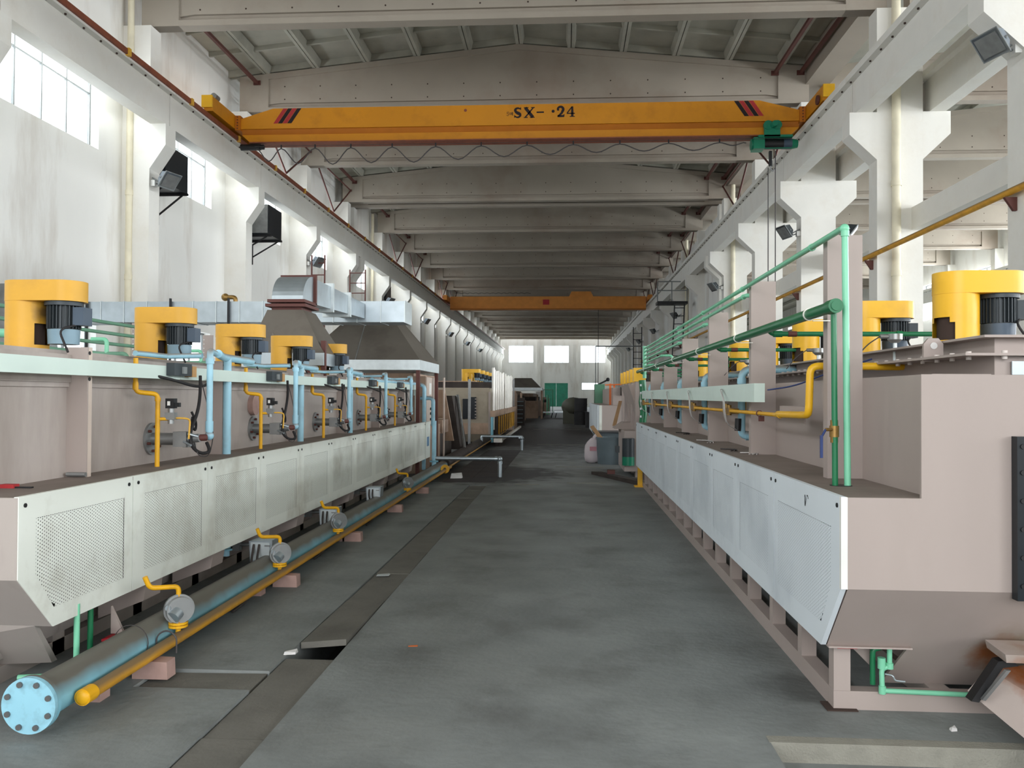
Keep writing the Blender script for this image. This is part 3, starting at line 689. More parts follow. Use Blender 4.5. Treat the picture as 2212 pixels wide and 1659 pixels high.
RL = [(13.3, 7.05, 'large grey floodlight at the top right of the picture'), (25.3, 6.55, 'grey floodlight on the third right column'), (37.3, 6.5, 'grey floodlight on the paired right columns'), (50.4, 6.5, 'floodlight beside the ladder platform on the right'), (62.4, 6.5, 'small floodlight beyond the ladder platform'), (74.4, 6.5, 'small distant floodlight on a right column'), (86.4, 6.5, 'farthest small floodlight on a right column')]
for y, z, lb in RL: floodlight(6.95, y - .1, z, -1, lb, 'motor' if y > 20 else 'lamp_grey')
floodlight(7.95, 25.2, 6.55, 1, 'dark floodlight facing the neighbouring bay', 'motor')
def vent(y, lb, pale=False, x1=-9.72):
    t = thing('vent_box', lb, 'vent box', (-10.0, y, 6.6))
    put('box_body', MB().box(-10.5, x1, y, y + 1.2, 6.75, 7.7), 'black_panel', t)
    if pale: put('front_sheet', MB().box(-10.45, x1 - .03, y - .02, y, 6.79, 7.68), 'steel', t)
    br = MB()
    for yy in (y + .1, y + 1.1): br.box(-10.5, x1 + .05, yy, yy + .05, 6.69, 6.75).cyl((-10.45, yy + .02, 6.2), (x1 - .1, yy + .02, 6.70), .025, n=6).box(-10.5, -10.44, yy, yy + .05, 5.95, 6.6)
    puts('bracket', br, 'black', t)
vent(19.62, 'black sheet metal vent box beside the nearest left column'); vent(26.1, 'black vent box with pale front face by the second left window', True, -9.5); vent(44.8, 'distant small black vent box on the left wall')
# switch, electrical conduits on left wall
put('wall_cabinet', MB().box(-10.5, -10.42, 33.0, 35.2, 5.5, 7.0), 'wall', label='white blocked-up square panel on the left wall below the girder', cat='panel')

# ladders and platforms
def ladder(x, y, z0, z1, lb, lean=0, mt='black', w_=.5):
    t = thing('ladder', lb, 'ladder', (x, y, z0))
    for s in (0, w_): put('stile', MB().cyl((x - lean + s, y, z0), (x + s, y, z1), .035, n=6), mt, t)
    z = z0 + .3
    while z < z1 - .1:
        u = (z - z0) / (z1 - z0); xx2 = x - lean * (1 - u); put('rung', MB().cyl((xx2, y, z), (xx2 + w_, y, z), .022, n=6), mt, t); z += .45
    return t
ladder(-9.6, 31.0, 0, 6.9, 'thin dark ladder on the left wall right of the duct end', .0, 'brown_steel')
ladder(-9.6, 36.6, 0, 7.2, 'second dark ladder on the left wall beyond the duct', .0, 'brown_steel', .7)
p_ = thing('ladder_platform', 'black crane access platform with rails on a right column', 'platform', (6.4, 48, 6.6))
put('deck', MB().box(5.2, 6.9, 47.4, 48.4, 6.85, 7.0), 'black', p_)
pr = MB()
for x in (5.2, 6.0, 6.85): pr.cyl((x, 47.4, 7.0), (x, 47.4, 8.1), .03, n=6)
pr.cyl((5.2, 47.4, 8.1), (6.85, 47.4, 8.1), .03, n=6).cyl((5.2, 47.4, 7.6), (6.85, 47.4, 7.6), .03, n=6)
put('guard_rail', pr, 'frame_grey', p_)
ladder(6.15, 47.3, 0, 6.9, 'black ladder leading up to the crane access platform on the right', .3, 'black', .55)
ladder(4.9, 60.3, 0, 6.6, 'far black ladder against a right column', 0, 'black', .6)

# ================================================================== FURNACE LINES
def perf_sheet(x, y0, y1, za, zb, ha, hb, hza, hzb, s, cut=None, hole=.0047, px=.0172, pz=.0185, slope=None):
    """perforated sheet in the plane X = x. outer y0..y1, za..zb; holes inside ha..hb, hza..hzb.
    cut = (zc, yb): near lower corner bevelled from (y0, zc) down to (yb, za)"""
    b = MB(); fr = MB()
    def inside(y, z):
        if not (ha <= y <= hb and hza <= z <= hzb): return False
        if cut:
            zc, ybt = cut
            if z < zc + .02:
                if y < y0 + (ybt - y0) * (zc + .02 - z) / (zc - za) + .09: return False
        return True
    ny = int((hb - ha) / px); nz = int((hzb - hza) / pz); V = b.v
    # hexagonal cells, each with a round hole: real openings in the sheet
    for i in range(ny + 1):
        for j in range(nz + 1):
            y = ha + i * px; z = hza + (j + (.5 if i % 2 else 0)) * pz
            if not inside(y, z): continue
            k = len(V); a = px * 2 / 3; hz = pz / 2
            out = [(y + a, z), (y + a / 2, z + hz), (y - a / 2, z + hz), (y - a, z), (y - a / 2, z - hz), (y + a / 2, z - hz)]
            V += [(x, q[0], q[1]) for q in out] + [(x, y + hole * math.cos(R(60 * t)), z + hole * math.sin(R(60 * t))) for t in range(6)]
            b.f += [(k + t, k + (t + 1) % 6, k + 6 + (t + 1) % 6, k + 6 + t) for t in range(6)]; b.s += [False] * 6
    # solid border round the holes
    e = s * .0006; L = []
    if cut:
        zc, ybt = cut; zi = hza + .0
        yi = y0 + (ybt - y0) * (zc - zi) / (zc - za) + .10
        outer = [(y0, zb), (y0, zc), (ybt, za), (y1, za), (y1, zb)]
        inner = [(ha, hzb), (ha, zc + .0), (yi, hza), (hb, hza), (hb, hzb)]
    else:
        outer = [(y0, zb), (y0, za), (y1, za), (y1, zb)]; inner = [(ha, hzb), (ha, hza), (hb, hza), (hb, hzb)]
    n = len(outer); k = len(fr.v)
    fr.v += [(x + e, q[0], q[1]) for q in outer] + [(x + e, q[0], q[1]) for q in inner]
    fr.f += [(i, (i + 1) % n, n + (i + 1) % n, n + i) for i in range(n)]; fr.s += [False] * n
    # folded edges
    d = -s * .025
    fr.v += [(x + e + d, q[0], q[1]) for q in outer]
    fr.f += [(i, (i + 1) % n, 2 * n + (i + 1) % n, 2 * n + i) for i in range(n)]; fr.s += [False] * n
    return fr, b

def panels(xp, s, ys, zt, zf, zb_, ybev, mt, side, par):
    """row of perforated cover panels facing the aisle"""
    objs = []
    proto = None
    for i, (a, b_) in enumerate(zip(ys, ys[1:])):
        if i == 0 or proto is None or abs((b_ - a) - proto[1]) > .02:
            cut = (zf, ybev) if i == 0 else None; w_ = b_ - a
            if side == 'l': hz = (zb_ + .10, zt - .12)
            else: hz = (zb_ + .12, zt - .16)
            fr, pf = perf_sheet(xp, a + .004, b_ - .004, zb_, zt, a + .14 * min(1, w_), b_ - .10 * min(1, w_), hz[0], hz[1], s, cut, .0037 if side == 'l' else .0027)
            t = thing('cover_panel', None, None, (xp, a, zb_)); t.parent = par; KIDS.setdefault(par.name, []).append(t)
            f_ = put('panel_frame', fr, mt, t)
            q = put('perforation', pf, mt, t); q['kind'] = 'stuff'
            bt = MB()
            for yy in ((a + .06) if i else (a + .05), b_ - .05): bt.cyl((xp, yy, zt - .045), (xp + s * .006, yy, zt - .045), .011, n=10)
            puts('fixing_hole', bt, 'black', t)
            t.location = Vector(t.location) - Vector(WL[par.name])
            if i > 0: proto = (t, w_, a)
            objs.append(t)
        else: q = dup(proto[0], (0, a - proto[2], 0)); q.parent = par; objs.append(q)
    return objs

# ---------------------------------------------------------------- left line
LX, LW = -2.65, -3.05            # panel plane, upper wall
lt_ = thing('furnace_line', 'long beige furnace line with cream perforated panels along the left of the aisle', 'furnace', (-3.8, 10, 0))
Y0, Y1, ZS = 3.90, 15.95, 1.09
LZF, LZB = .69, .39
yb_ = 4.19
# upper body
ub = MB().box(-4.6, LW, Y0 + .03, Y1 + .4, ZS - .03, 1.67).box(-4.6, LW + .03, Y0 + .03, Y1 + .4, 1.67, 1.84)
put('upper_body', ub, 'beige_dirty', lt_)
put('lid', MB().box(-4.65, LW - .05, Y0 - .05, Y1 + .4, 1.84, 1.868), 'beige_dirty', lt_)
put('seam_strip', MB().box(LW, LW + .015, Y0 + .03, Y1, 1.64, 1.67), 'beige_dirty', lt_)
put('shelf', MB().box(LW, LX - .001, Y0 + .021, Y1, ZS - .02, ZS), 'shelf', lt_)
lowb = MB().prism([(LX - .03, ZS - .02), (LX - .03, LZF), (LX - .03, LZB), (-2.85, LZB), (-3.0, .12), (-4.5, .12), (-4.6, LZB), (-4.6, ZS)], 'y', Y0 + .3, Y1)
put('lower_body', MB().box(-4.6, LX - .06, Y0 + .3, Y1, .40, ZS - .02), 'panel_inside', lt_)
# end plate, vertical above the fold, leaning inwards below
put('end_plate', MB().box(-4.6, LX - .005, Y0, Y0 + .02, LZF, ZS).add([(-4.6, Y0, LZF), (LX - .005, Y0, LZF), (LX - .005, yb_, LZB), (-4.6, yb_, LZB), (-4.6, Y0 + .02, LZF), (LX - .005, Y0 + .02, LZF), (LX - .005, yb_ + .02, LZB), (-4.6, yb_ + .02, LZB)], [(0, 1, 2, 3), (7, 6, 5, 4), (2, 3, 7, 6), (1, 2, 6, 5)]), 'beige_dirty', lt_)
# hopper below: sloping sheet with a row of tapered feet
put('hopper', MB().prism([(-2.98, LZB + .03), (-3.08, .14), (-4.4, .14), (-4.55, LZB + .03)], 'y', 4.25, Y1), 'beige_dirty', lt_)
put('hopper_end', MB().hexa([(-4.4, 4.35, .05), (-2.85, 4.5, .10), (-2.85, 4.55, .10), (-4.4, 4.4, .05), (-4.6, yb_, LZB), (LX - .1, yb_, LZB), (LX - .1, yb_ + .03, LZB), (-4.6, yb_ + .03, LZB)]), 'beige_dirty', lt_)
k = 0
for yy in [5.22 + 1.02 * i for i in range(10)]:
    put('bracket', MB().hexa([(-3.0, yy, .15), (-2.70, yy, .27), (-2.70, yy + .22, .27), (-3.0, yy + .34, .15), (-3.0, yy, LZB), (-2.68, yy, LZB), (-2.68, yy + .22, LZB), (-3.0, yy + .34, LZB)]), 'beige', lt_)
for yy in [4.9 + .95 * i for i in range(12)]:
    put('foot', MB().box(-3.2, -3.1, yy, yy + .12, 0, .2), 'beige_dirty', lt_)
put('base_beam', MB().box(-3.22, -3.1, 4.4, Y1, 0, .09), 'beige_dirty', lt_)
ysl = [3.90] + [4.98 + 1.078 * k for k in range(11)]
pl = panels(LX, 1, ysl, ZS + .004, LZF, LZB, yb_, 'panel_cream', 'l', lt_)
pl[0]['label'] = 'cream perforated panel with its lower corner cut off'
put('end_panel', MB().box(LX - .06, LX, 15.82, 16.35, LZB + .0, ZS), 'panel_cream', lt_)
put('sticker', MB().box(LX, LX + .002, 15.95, 16.2, .62, .80), 'sticker_blue', lt_)
put('inspection_box', MB().box(-3.25, -2.9, 16.05, 16.1, .5, 1.1), 'beige_dirty', lt_)
# stiffener posts on the wall
for i in range(6):
    yy = 4.93 + 2.02 * i
    p_ = MB().box(LW, LW + .13, yy, yy + .012, ZS, 1.885)
    o = put('stiffener', p_, 'beige', lt_)
    put('stiffener_lip', MB().box(LW + .118, LW + .131, yy + .012, yy + .05, ZS, 1.885), 'cab', o)  # lip faces the aisle; its brighter light is put into the paler colour
    if i == 0: put('paper_roll', MB().cyl((LW + .02, yy - .02, ZS + .018), (LW + .14, yy - .02, ZS + .018), .014, n=10), 'steel', o)
    hh = MB()
    for zz in (1.69, 1.85): hh.cyl((LW + .131, yy + .02, zz), (LW + .134, yy + .02, zz), .012, n=8)
    puts('slot', hh, 'black', o)
# far side plates and green pipes of the same line
fs = thing('pipe_rack', 'row of green water pipes on drilled plates behind the left line', 'pipes', (-5.3, 10, 1.8))
for i in range(4):
    yy = 6.1 + 2.04 * i * 1.02
    q = put('rack_plate', MB().box(-5.5, -5.34, yy, yy + .015, .6, 2.5), 'beige', fs)
    hh = MB()
    for j in range(13): hh.cyl((-5.48, yy - .001, 1.65 + j * .065), (-5.48, yy - .006, 1.65 + j * .065), .011, n=6)
    o = put('drill_hole', hh, 'litter', q); o['kind'] = 'stuff'
for j in range(4): put('pipe', MB().cyl((-5.25, 3.5, 2.42 - .12 * j), (-5.25, 10.5 - j * .3, 2.42 - .12 * j), .02, n=8), 'green_dusty', fs)
for i in range(4):
    yy = 5.6 + 2.06 * i
    put('cross_pipe', MB().tube([(-5.2, yy, 1.98), (-4.15, yy, 1.98), (-4.15, yy, 1.84)], .022, bend=.05), 'green_dusty', fs)
    put('branch', MB().tube([(-4.35, yy, 1.98), (-4.35, yy, 2.12), (-4.5, yy, 2.12)], .02, bend=.04), 'green_light', fs)
# cable trunking
tr = thing('cable_trunking', 'pale green steel cable trunking in front of the left furnace wall', 'trunking', (-2.85, 10, 1.72))
TL = [3.2, 6.02, 7.95, 9.98, 12.0, 14.05, 16.05]
for a, b_ in zip(TL, TL[1:]): put('trunk_length', MB().box(-2.91, -2.85, a + .003, b_ - .003, 1.709, 1.803), 'tray', tr)
put('support_post', MB().box(-2.9, -2.85, 16.0, 16.06, 1.1, 1.72).box(-2.9, -2.85, 15.86, 16.06, 1.60, 1.72), 'tray', tr)
# burner stations
def burner(yy, label):
    """everything at one burner: flange, body, valve"""
    t = thing('gas_burner', label, 'burner', (-2.95, yy, 1.27), 'gas burners of the left line')
    fl = MB().cyl((LW, yy, 1.27), (LW + .018, yy, 1.27), .118, n=28); puts('flange', fl, 'steel', t)
    for k in range(6):
        a = R(60 * k + 20); puts('bolt', MB().cyl((LW + .018, yy + .09 * math.cos(a), 1.27 + .09 * math.sin(a)), (LW + .04, yy + .09 * math.cos(a), 1.27 + .09 * math.sin(a)), .011, n=6), 'brown_steel', t)
    put('burner_tube', MB().cyl((LW, yy, 1.27), (-2.86, yy, 1.27), .045, n=16), 'steel', t)
    put('burner_head', MB().box(-2.86, -2.76, yy - .05, yy + .05, 1.215, 1.325).cyl((-2.76, yy, 1.27), (-2.68, yy, 1.28), .032, n=12).box(-2.80, -2.72, yy - .02, yy + .03, 1.21, 1.24), 'steel', t)
    put('lever', MB().cyl((-2.80, yy - .03, 1.26), (-2.70, yy - .1, 1.23), .009, n=6).cyl((-2.75, yy - .04, 1.31), (-2.68, yy - .02, 1.29), .012, n=6), 'galv', t)
    put('air_elbow', MB().tube([(-2.70, yy + .0, 1.28), (-2.66, yy + .06, 1.28)], .026, n=10), 'brown_steel', t)
    return t
def gasdrop(yy, label):
    t = thing('gas_drop_pipe', label, 'pipe', (-2.87, yy, 1.1), 'yellow gas drops of the left line')
    put('pipe', MB().tube([(-2.97, yy - .1, 1.85), (-2.97, yy - .1, 1.615), (-2.86, yy, 1.60), (-2.86, yy, 1.08)], .0165, n=12, bend=.035), 'gas_yellow', t)
    puts('fitting', MB().cyl((-2.97, yy - .1, 1.63), (-2.97, yy - .1, 1.68), .02, n=10).cyl((-2.86, yy, 1.55), (-2.86, yy, 1.575), .021, n=10).cyl((-2.86, yy, 1.425), (-2.80, yy + .04, 1.425), .012, n=8), 'gas_yellow', t)
    v = put('solenoid_valve', MB().box(-2.82, -2.75, yy + .02, yy + .07, 1.42, 1.47).cyl((-2.785, yy + .045, 1.39), (-2.785, yy + .045, 1.50), .022, n=10), 'steel', t)
    put('coil', MB().box(-2.815, -2.755, yy + .02, yy + .075, 1.50, 1.57).box(-2.755, -2.72, yy + .03, yy + .06, 1.51, 1.54), 'black', v)
    put('coil_label', MB().box(-2.80, -2.78, yy + .017, yy + .02, 1.52, 1.55), 'label_white', v)
    put('feed_tube', MB().tube([(-2.76, yy + .05, 1.43), (-2.70, yy + .07, 1.43), (-2.68, yy + .12, 1.42), (-2.68, yy + .1, 1.28)], .007, n=6, bend=.03), 'yellow_dull', t)
    return t
def ignbox(yy, label):
    t = thing('ignition_box', label, 'box', (-2.85, yy, 1.72), 'ignition boxes on the left trunking')
    put('box_body', MB().box(-2.85, -2.79, yy, yy + .28, 1.735, 1.825), 'motor', t)
    put('terminal_cap', MB().box(-2.80, -2.775, yy + .12, yy + .17, 1.75, 1.80), 'frame_grey', t)
    put('rating_label', MB().box(-2.85, -2.79, yy + .29, yy + .36, 1.73, 1.81), 'label_orange', t)
    return t
def hose(yy, label, i):
    t = thing('conduit_hose', label, 'hose', (-2.78, yy, 1.2), 'black conduit hoses of the left line')
    r1 = random.uniform(-.03, .03)
    put('hose', MB().tube([(-2.77, yy + .2, 1.74), (-2.75, yy + .16, 1.62), (-2.73, yy + .08 + r1, 1.48), (-2.74, yy - .03, 1.32), (-2.72, yy - .06 + r1, 1.22), (-2.68, yy + .02, 1.16), (-2.64, yy + .1, 1.17), (-2.68, yy + .12, 1.24)], .0125, n=8, bend=.09), 'rubber', t)
    if i % 2 == 0 or i == 3: put('swag', MB().tube([(-2.88, yy - .35, 1.735), (-2.80, yy - .15, 1.70), (-2.76, yy + .1, 1.655), (-2.78, yy + .35, 1.67), (-2.84, yy + .55, 1.73)], .011, n=8, bend=.15), 'rubber', t)
    put('coil_tail', MB().tube([(-2.76, yy + .05, 1.43), (-2.75, yy + .01, 1.38), (-2.74, yy + .06, 1.32), (-2.76, yy + .12, 1.39), (-2.79, yy + .1, 1.47)], .009, n=6, bend=.04), 'rubber', t)
    put('spark_wire', MB().tube([(-2.78, yy + .22, 1.74), (-2.72, yy + .2, 1.55), (-2.70, yy + .3 + r1, 1.3), (-2.66, yy + .12, 1.13), (-2.68, yy - .03, 1.15), (-2.72, yy + .0, 1.25)], .004, n=5, bend=.12), 'wire', t)
    return t
YB = [5.98, 7.98, 10.03, 12.15, 14.2]
for i, yy in enumerate(YB):
    burner(yy, '%s grey flanged gas burner on the left furnace wall' % PL(i))
    gasdrop(yy - .28, '%s yellow gas drop pipe with valve on the left line' % PL(i))
    ignbox(yy - .18, '%s dark ignition box on the left pale trunking' % PL(i)); hose(yy, '%s black hose from trunking to burner on the left line' % PL(i), i)
    # blue air drop to burner and its header
    t = thing('air_drop_pipe', '%s thin light blue air pipe down to a left burner' % PL(i), 'pipe', (-2.66, yy + .1, 1.28), 'blue air drops of the left line')
    put('pipe', MB().tube([(-2.99, yy - .35, 1.885), (-2.99, yy + .12, 1.885), (-2.72, yy + .12, 1.89)], .02, n=12, bend=.05).tube([(-2.78, yy + .5, 1.925), (-2.66, yy + .12, 1.925), (-2.66, yy + .12, 1.29)], .0235, n=14, bend=.05), 'blue_pipe', t)
    puts('elbow', MB().ball((-2.66, yy + .12, 1.29), .034).cyl((-2.66, yy + .12, 1.32), (-2.66, yy + .12, 1.40), .029, n=12).cyl((-2.66, yy + .12, 1.83), (-2.66, yy + .12, 1.87), .031, n=12), 'blue_pipe', t)
for i, yy in enumerate([6.98, 8.98, 11.1]):
    t = thing('air_riser', '%s thick light blue air riser in front of the left furnace wall' % PL(i), 'pipe', (-2.89, yy, .15), 'blue air risers of the left line')
    put('pipe', MB().cyl((-2.89, yy, 1.91), (-2.89, yy, .22), .034, n=16), 'blue_pipe', t)
    put('header', MB().tube([(-2.76, yy - .5, 1.925), (-2.89, yy - .1, 1.915), (-2.89, yy + .55, 1.905)], .033, n=14, bend=.1), 'blue_pipe', t)
    v = put('butterfly_valve', MB().ring((-2.89, yy, .36), (0, 0, 1), .075, .02, .015).ring((-2.89, yy, .28), (0, 0, 1), .075, .02, .015).cyl((-2.89, yy, .285), (-2.89, yy, .355), .045, n=16), 'blue_dusty', t)
    put('valve_shaft', MB().cyl((-2.9, yy, .32), (-2.63, yy, .32), .016, n=8).box(-2.82, -2.76, yy - .03, yy + .03, .27, .37), 'steel', v)
    bx = thing('valve_actuator', '%s grey cast actuator box beside a blue riser under the left line' % PL(i), 'actuator', (-2.54, yy, .2), 'valve actuators under the left line'); yy += .0
    put('case', MB().hexa([(-2.63, yy - .12, .20), (-2.45, yy - .12, .20), (-2.45, yy + .06, .20), (-2.63, yy + .06, .20), (-2.64, yy - .12, .37), (-2.44, yy - .12, .38), (-2.44, yy + .06, .38), (-2.64, yy + .06, .37)]), 'galv', bx)
    put('mount', MB().box(-2.6, -2.48, yy - .06, yy + .02, .15, .2), 'steel', bx)
    put('case_cover', MB().box(-2.62, -2.46, yy - .135, yy - .12, .215, .36), 'galv_pale', bx)
    for zz in (.24, .33): put('cover_lug', MB().box(-2.50, -2.455, yy - .142, yy - .135, zz, zz + .012), 'steel', bx)
    for dx in (0, .045): put('cable', MB().tube([(-2.59 + dx, yy - .14, .345), (-2.58 + dx, yy - .2, .28), (-2.50 + dx, yy - .45, .2), (-2.40 + dx * .5, yy - .8, .05), (-2.42, yy - 1.0, .01)], .010, n=8, bend=.12), 'hose', bx)
t = thing('air_riser', 'light blue air pipe standing at the far end of the left cream panels', 'pipe', (-2.72, 16.5, .1))
put('pipe', MB().tube([(-2.95, 12.6, 1.83), (-2.95, 16.5, 1.83), (-2.8, 16.5, 1.80), (-2.8, 16.5, .12)], .04, n=14, bend=.08).tube([(-2.95, 16.6, 1.55), (-2.62, 16.5, 1.55), (-2.62, 16.5, 1.0)], .04, n=14, bend=.08), 'blue_pipe', t)
put('pipe_lower', MB().cyl((-2.58, 16.4, .12), (-2.58, 16.4, 1.1), .045, n=14), 'blue_pipe', t)
puts('flange', MB().ring((-2.58, 16.4, .3), (0, 0, 1), .085, .03, .03), 'blue_dusty', t)
# big floor main
t = thing('air_main', 'large dusty blue air main on the floor with a bolted flange towards us', 'pipe', (-2.46, 3.7, .16))
put('pipe', MB().cyl((-2.462, 3.74, .16), (-2.52, 17.2, .15), .1, n=32), 'blue_dusty', t)
puts('flange', MB().cyl((-2.46, 3.735, .16), (-2.46, 3.757, .16), .13, n=40), 'blue_dusty', t)
fl = put('blind_plate', MB().cyl((-2.46, 3.71, .16), (-2.46, 3.733, .16), .13, n=40), 'blue_flange', t)
for k in range(8):
    a = R(45 * k + 22); c = (-2.46 + .105 * math.cos(a), 3.70, .16 + .105 * math.sin(a))
    puts('bolt', MB().cyl(c, (c[0], 3.715, c[2]), .0135, n=10), 'bolt', t)
put('wire_tie', MB().ring((-2.46, 4.62, .183), (0, 1, 0), .103, .1, .006), 'wire', t)
put('pipe_run', MB().cyl((-2.52, 17.2, .17), (-2.55, 34, .17), .14, n=20), 'dark_mach', t)
for yy in (4.2, 6.5, 9, 11.5, 14): put('cradle', MB().box(-2.56, -2.40, yy, yy + .1, 0, .06), 'pink_block', t)
# yellow floor pipe
t = thing('gas_main', 'long ochre gas pipe lying on blocks beside the blue main', 'pipe', (-2.29, 3.95, .165))
put('pipe', MB().cyl((-2.315, 3.93, .135), (-2.335, 17.0, .14), .034, n=18), 'floor_yellow', t)
puts('end_cap', MB().cyl((-2.315, 3.9, .135), (-2.315, 3.98, .135), .04, n=20).ball((-2.315, 3.905, .135), .038, .02, .038), 'gas_yellow', t)
put('end_flange', MB().ring((-2.33, 16.2, .165), (0, 1, 0), .085, .03, .05), 'gas_yellow', t)
put('pipe_run', MB().cyl((-2.33, 17.0, .165), (-2.4, 34, .165), .02, n=10), 'floor_yellow', t)
put('hoop', MB().tube([(-2.36, 4.72, .1), (-2.36, 4.72, .2), (-2.3, 4.72, .235), (-2.24, 4.72, .2), (-2.24, 4.72, .1)], .005, n=6, bend=.04), 'wire', t)
for i, yy in enumerate([4.56, 6.82, 9.0, 11.3, 13.5]):
    put('support_block', MB().hexa([(-2.42, yy, 0), (-2.215, yy, 0), (-2.215, yy + .1, 0), (-2.42, yy + .1, 0), (-2.42, yy, .1), (-2.22, yy, .097), (-2.22, yy + .1, .097), (-2.42, yy + .1, .1)]), 'pink_block', label='%s small pinkish block under the ochre gas pipe' % PL(i), cat='block', group='blocks under the gas pipe')
for i, yy in enumerate([4.93, 6.73, 8.5, 12.3]):
    t = thing('gas_regulator', '%s round grey gas regulator standing on the ochre floor pipe' % PL(i), 'regulator', (-2.33, yy, .2), 'gas regulators on the floor pipe')
    x = -2.33; zc = .30
    put('disc', MB().cyl((x - .02, yy + .03, zc), (x + .03, yy - .035, zc), .078, n=26), 'steel', t)
    puts('rim', MB().ring((x + .004, yy - .002, zc), (.05, -.065, 0), .09, .07, .02), 'steel', t)
    put('bonnet', MB().cyl((x + .01, yy - .03, zc - .01), (x - .0, yy - .07, zc - .035), .04, n=16).cyl((x - .03, yy - .04, zc + .02), (x - .03, yy - .075, zc + .02), .018, n=10), 'galv', t)
    put('valve_body', MB().cyl((x, yy, .2), (x, yy, zc - .05), .035, .045, n=14), 'steel', t)
    fl = put('flange', MB().ring((x, yy, .218), (0, 0, 1), .056, .01, .014, n=18).ring((x, yy, .2), (0, 0, 1), .056, .01, .014, n=18).cyl((x, yy, .15), (x, yy, .2), .016, n=10), 'gas_yellow', t)
    b_ = MB()
    for k in range(4): a = R(90 * k + 30); b_.cyl((x + .042 * math.cos(a), yy + .042 * math.sin(a), .188), (x + .042 * math.cos(a), yy + .042 * math.sin(a), .232), .007, n=6)
    puts('bolt', b_, 'floor_yellow', fl)
    put('supply_pipe', MB().tube([(x, yy, zc + .07), (x, yy, zc + .135), (x - .12, yy - .12, zc + .15), (x - .14, yy - .14, zc + .22)], .015, n=10, bend=.03), 'gas_yellow', t)
# red end stop, green pipes at the near end under the machine
t = thing('water_pipe', 'light and dark green pipes dropping under the near end of the left line', 'pipe', (-2.75, 4.55, .05))
put('light_pipe', MB().tube([(-2.66, 4.42, .45), (-2.66, 4.42, .06), (-2.95, 4.36, .06)], .016, n=10, bend=.03), 'green_light', t)
put('dark_pipe', MB().cyl((-2.70, 4.62, .06), (-2.70, 4.62, .45), .016, n=10), 'green_dark', t)
t = thing('stop_bracket', 'small red faced bracket beneath the left line', 'bracket', (-2.6, 4.8, .12))
put('plate', MB().hexa([(-2.68, 4.7, .16), (-2.56, 4.78, .17), (-2.56, 4.88, .17), (-2.68, 4.9, .16), (-2.68, 4.7, .175), (-2.56, 4.78, .185), (-2.56, 4.88, .185), (-2.68, 4.9, .175)]), 'red', t)
put('web', MB().prism([(-2.68, .18), (-2.6, .18), (-2.68, .34)], 'y', 4.8, 4.82), 'beige', t)

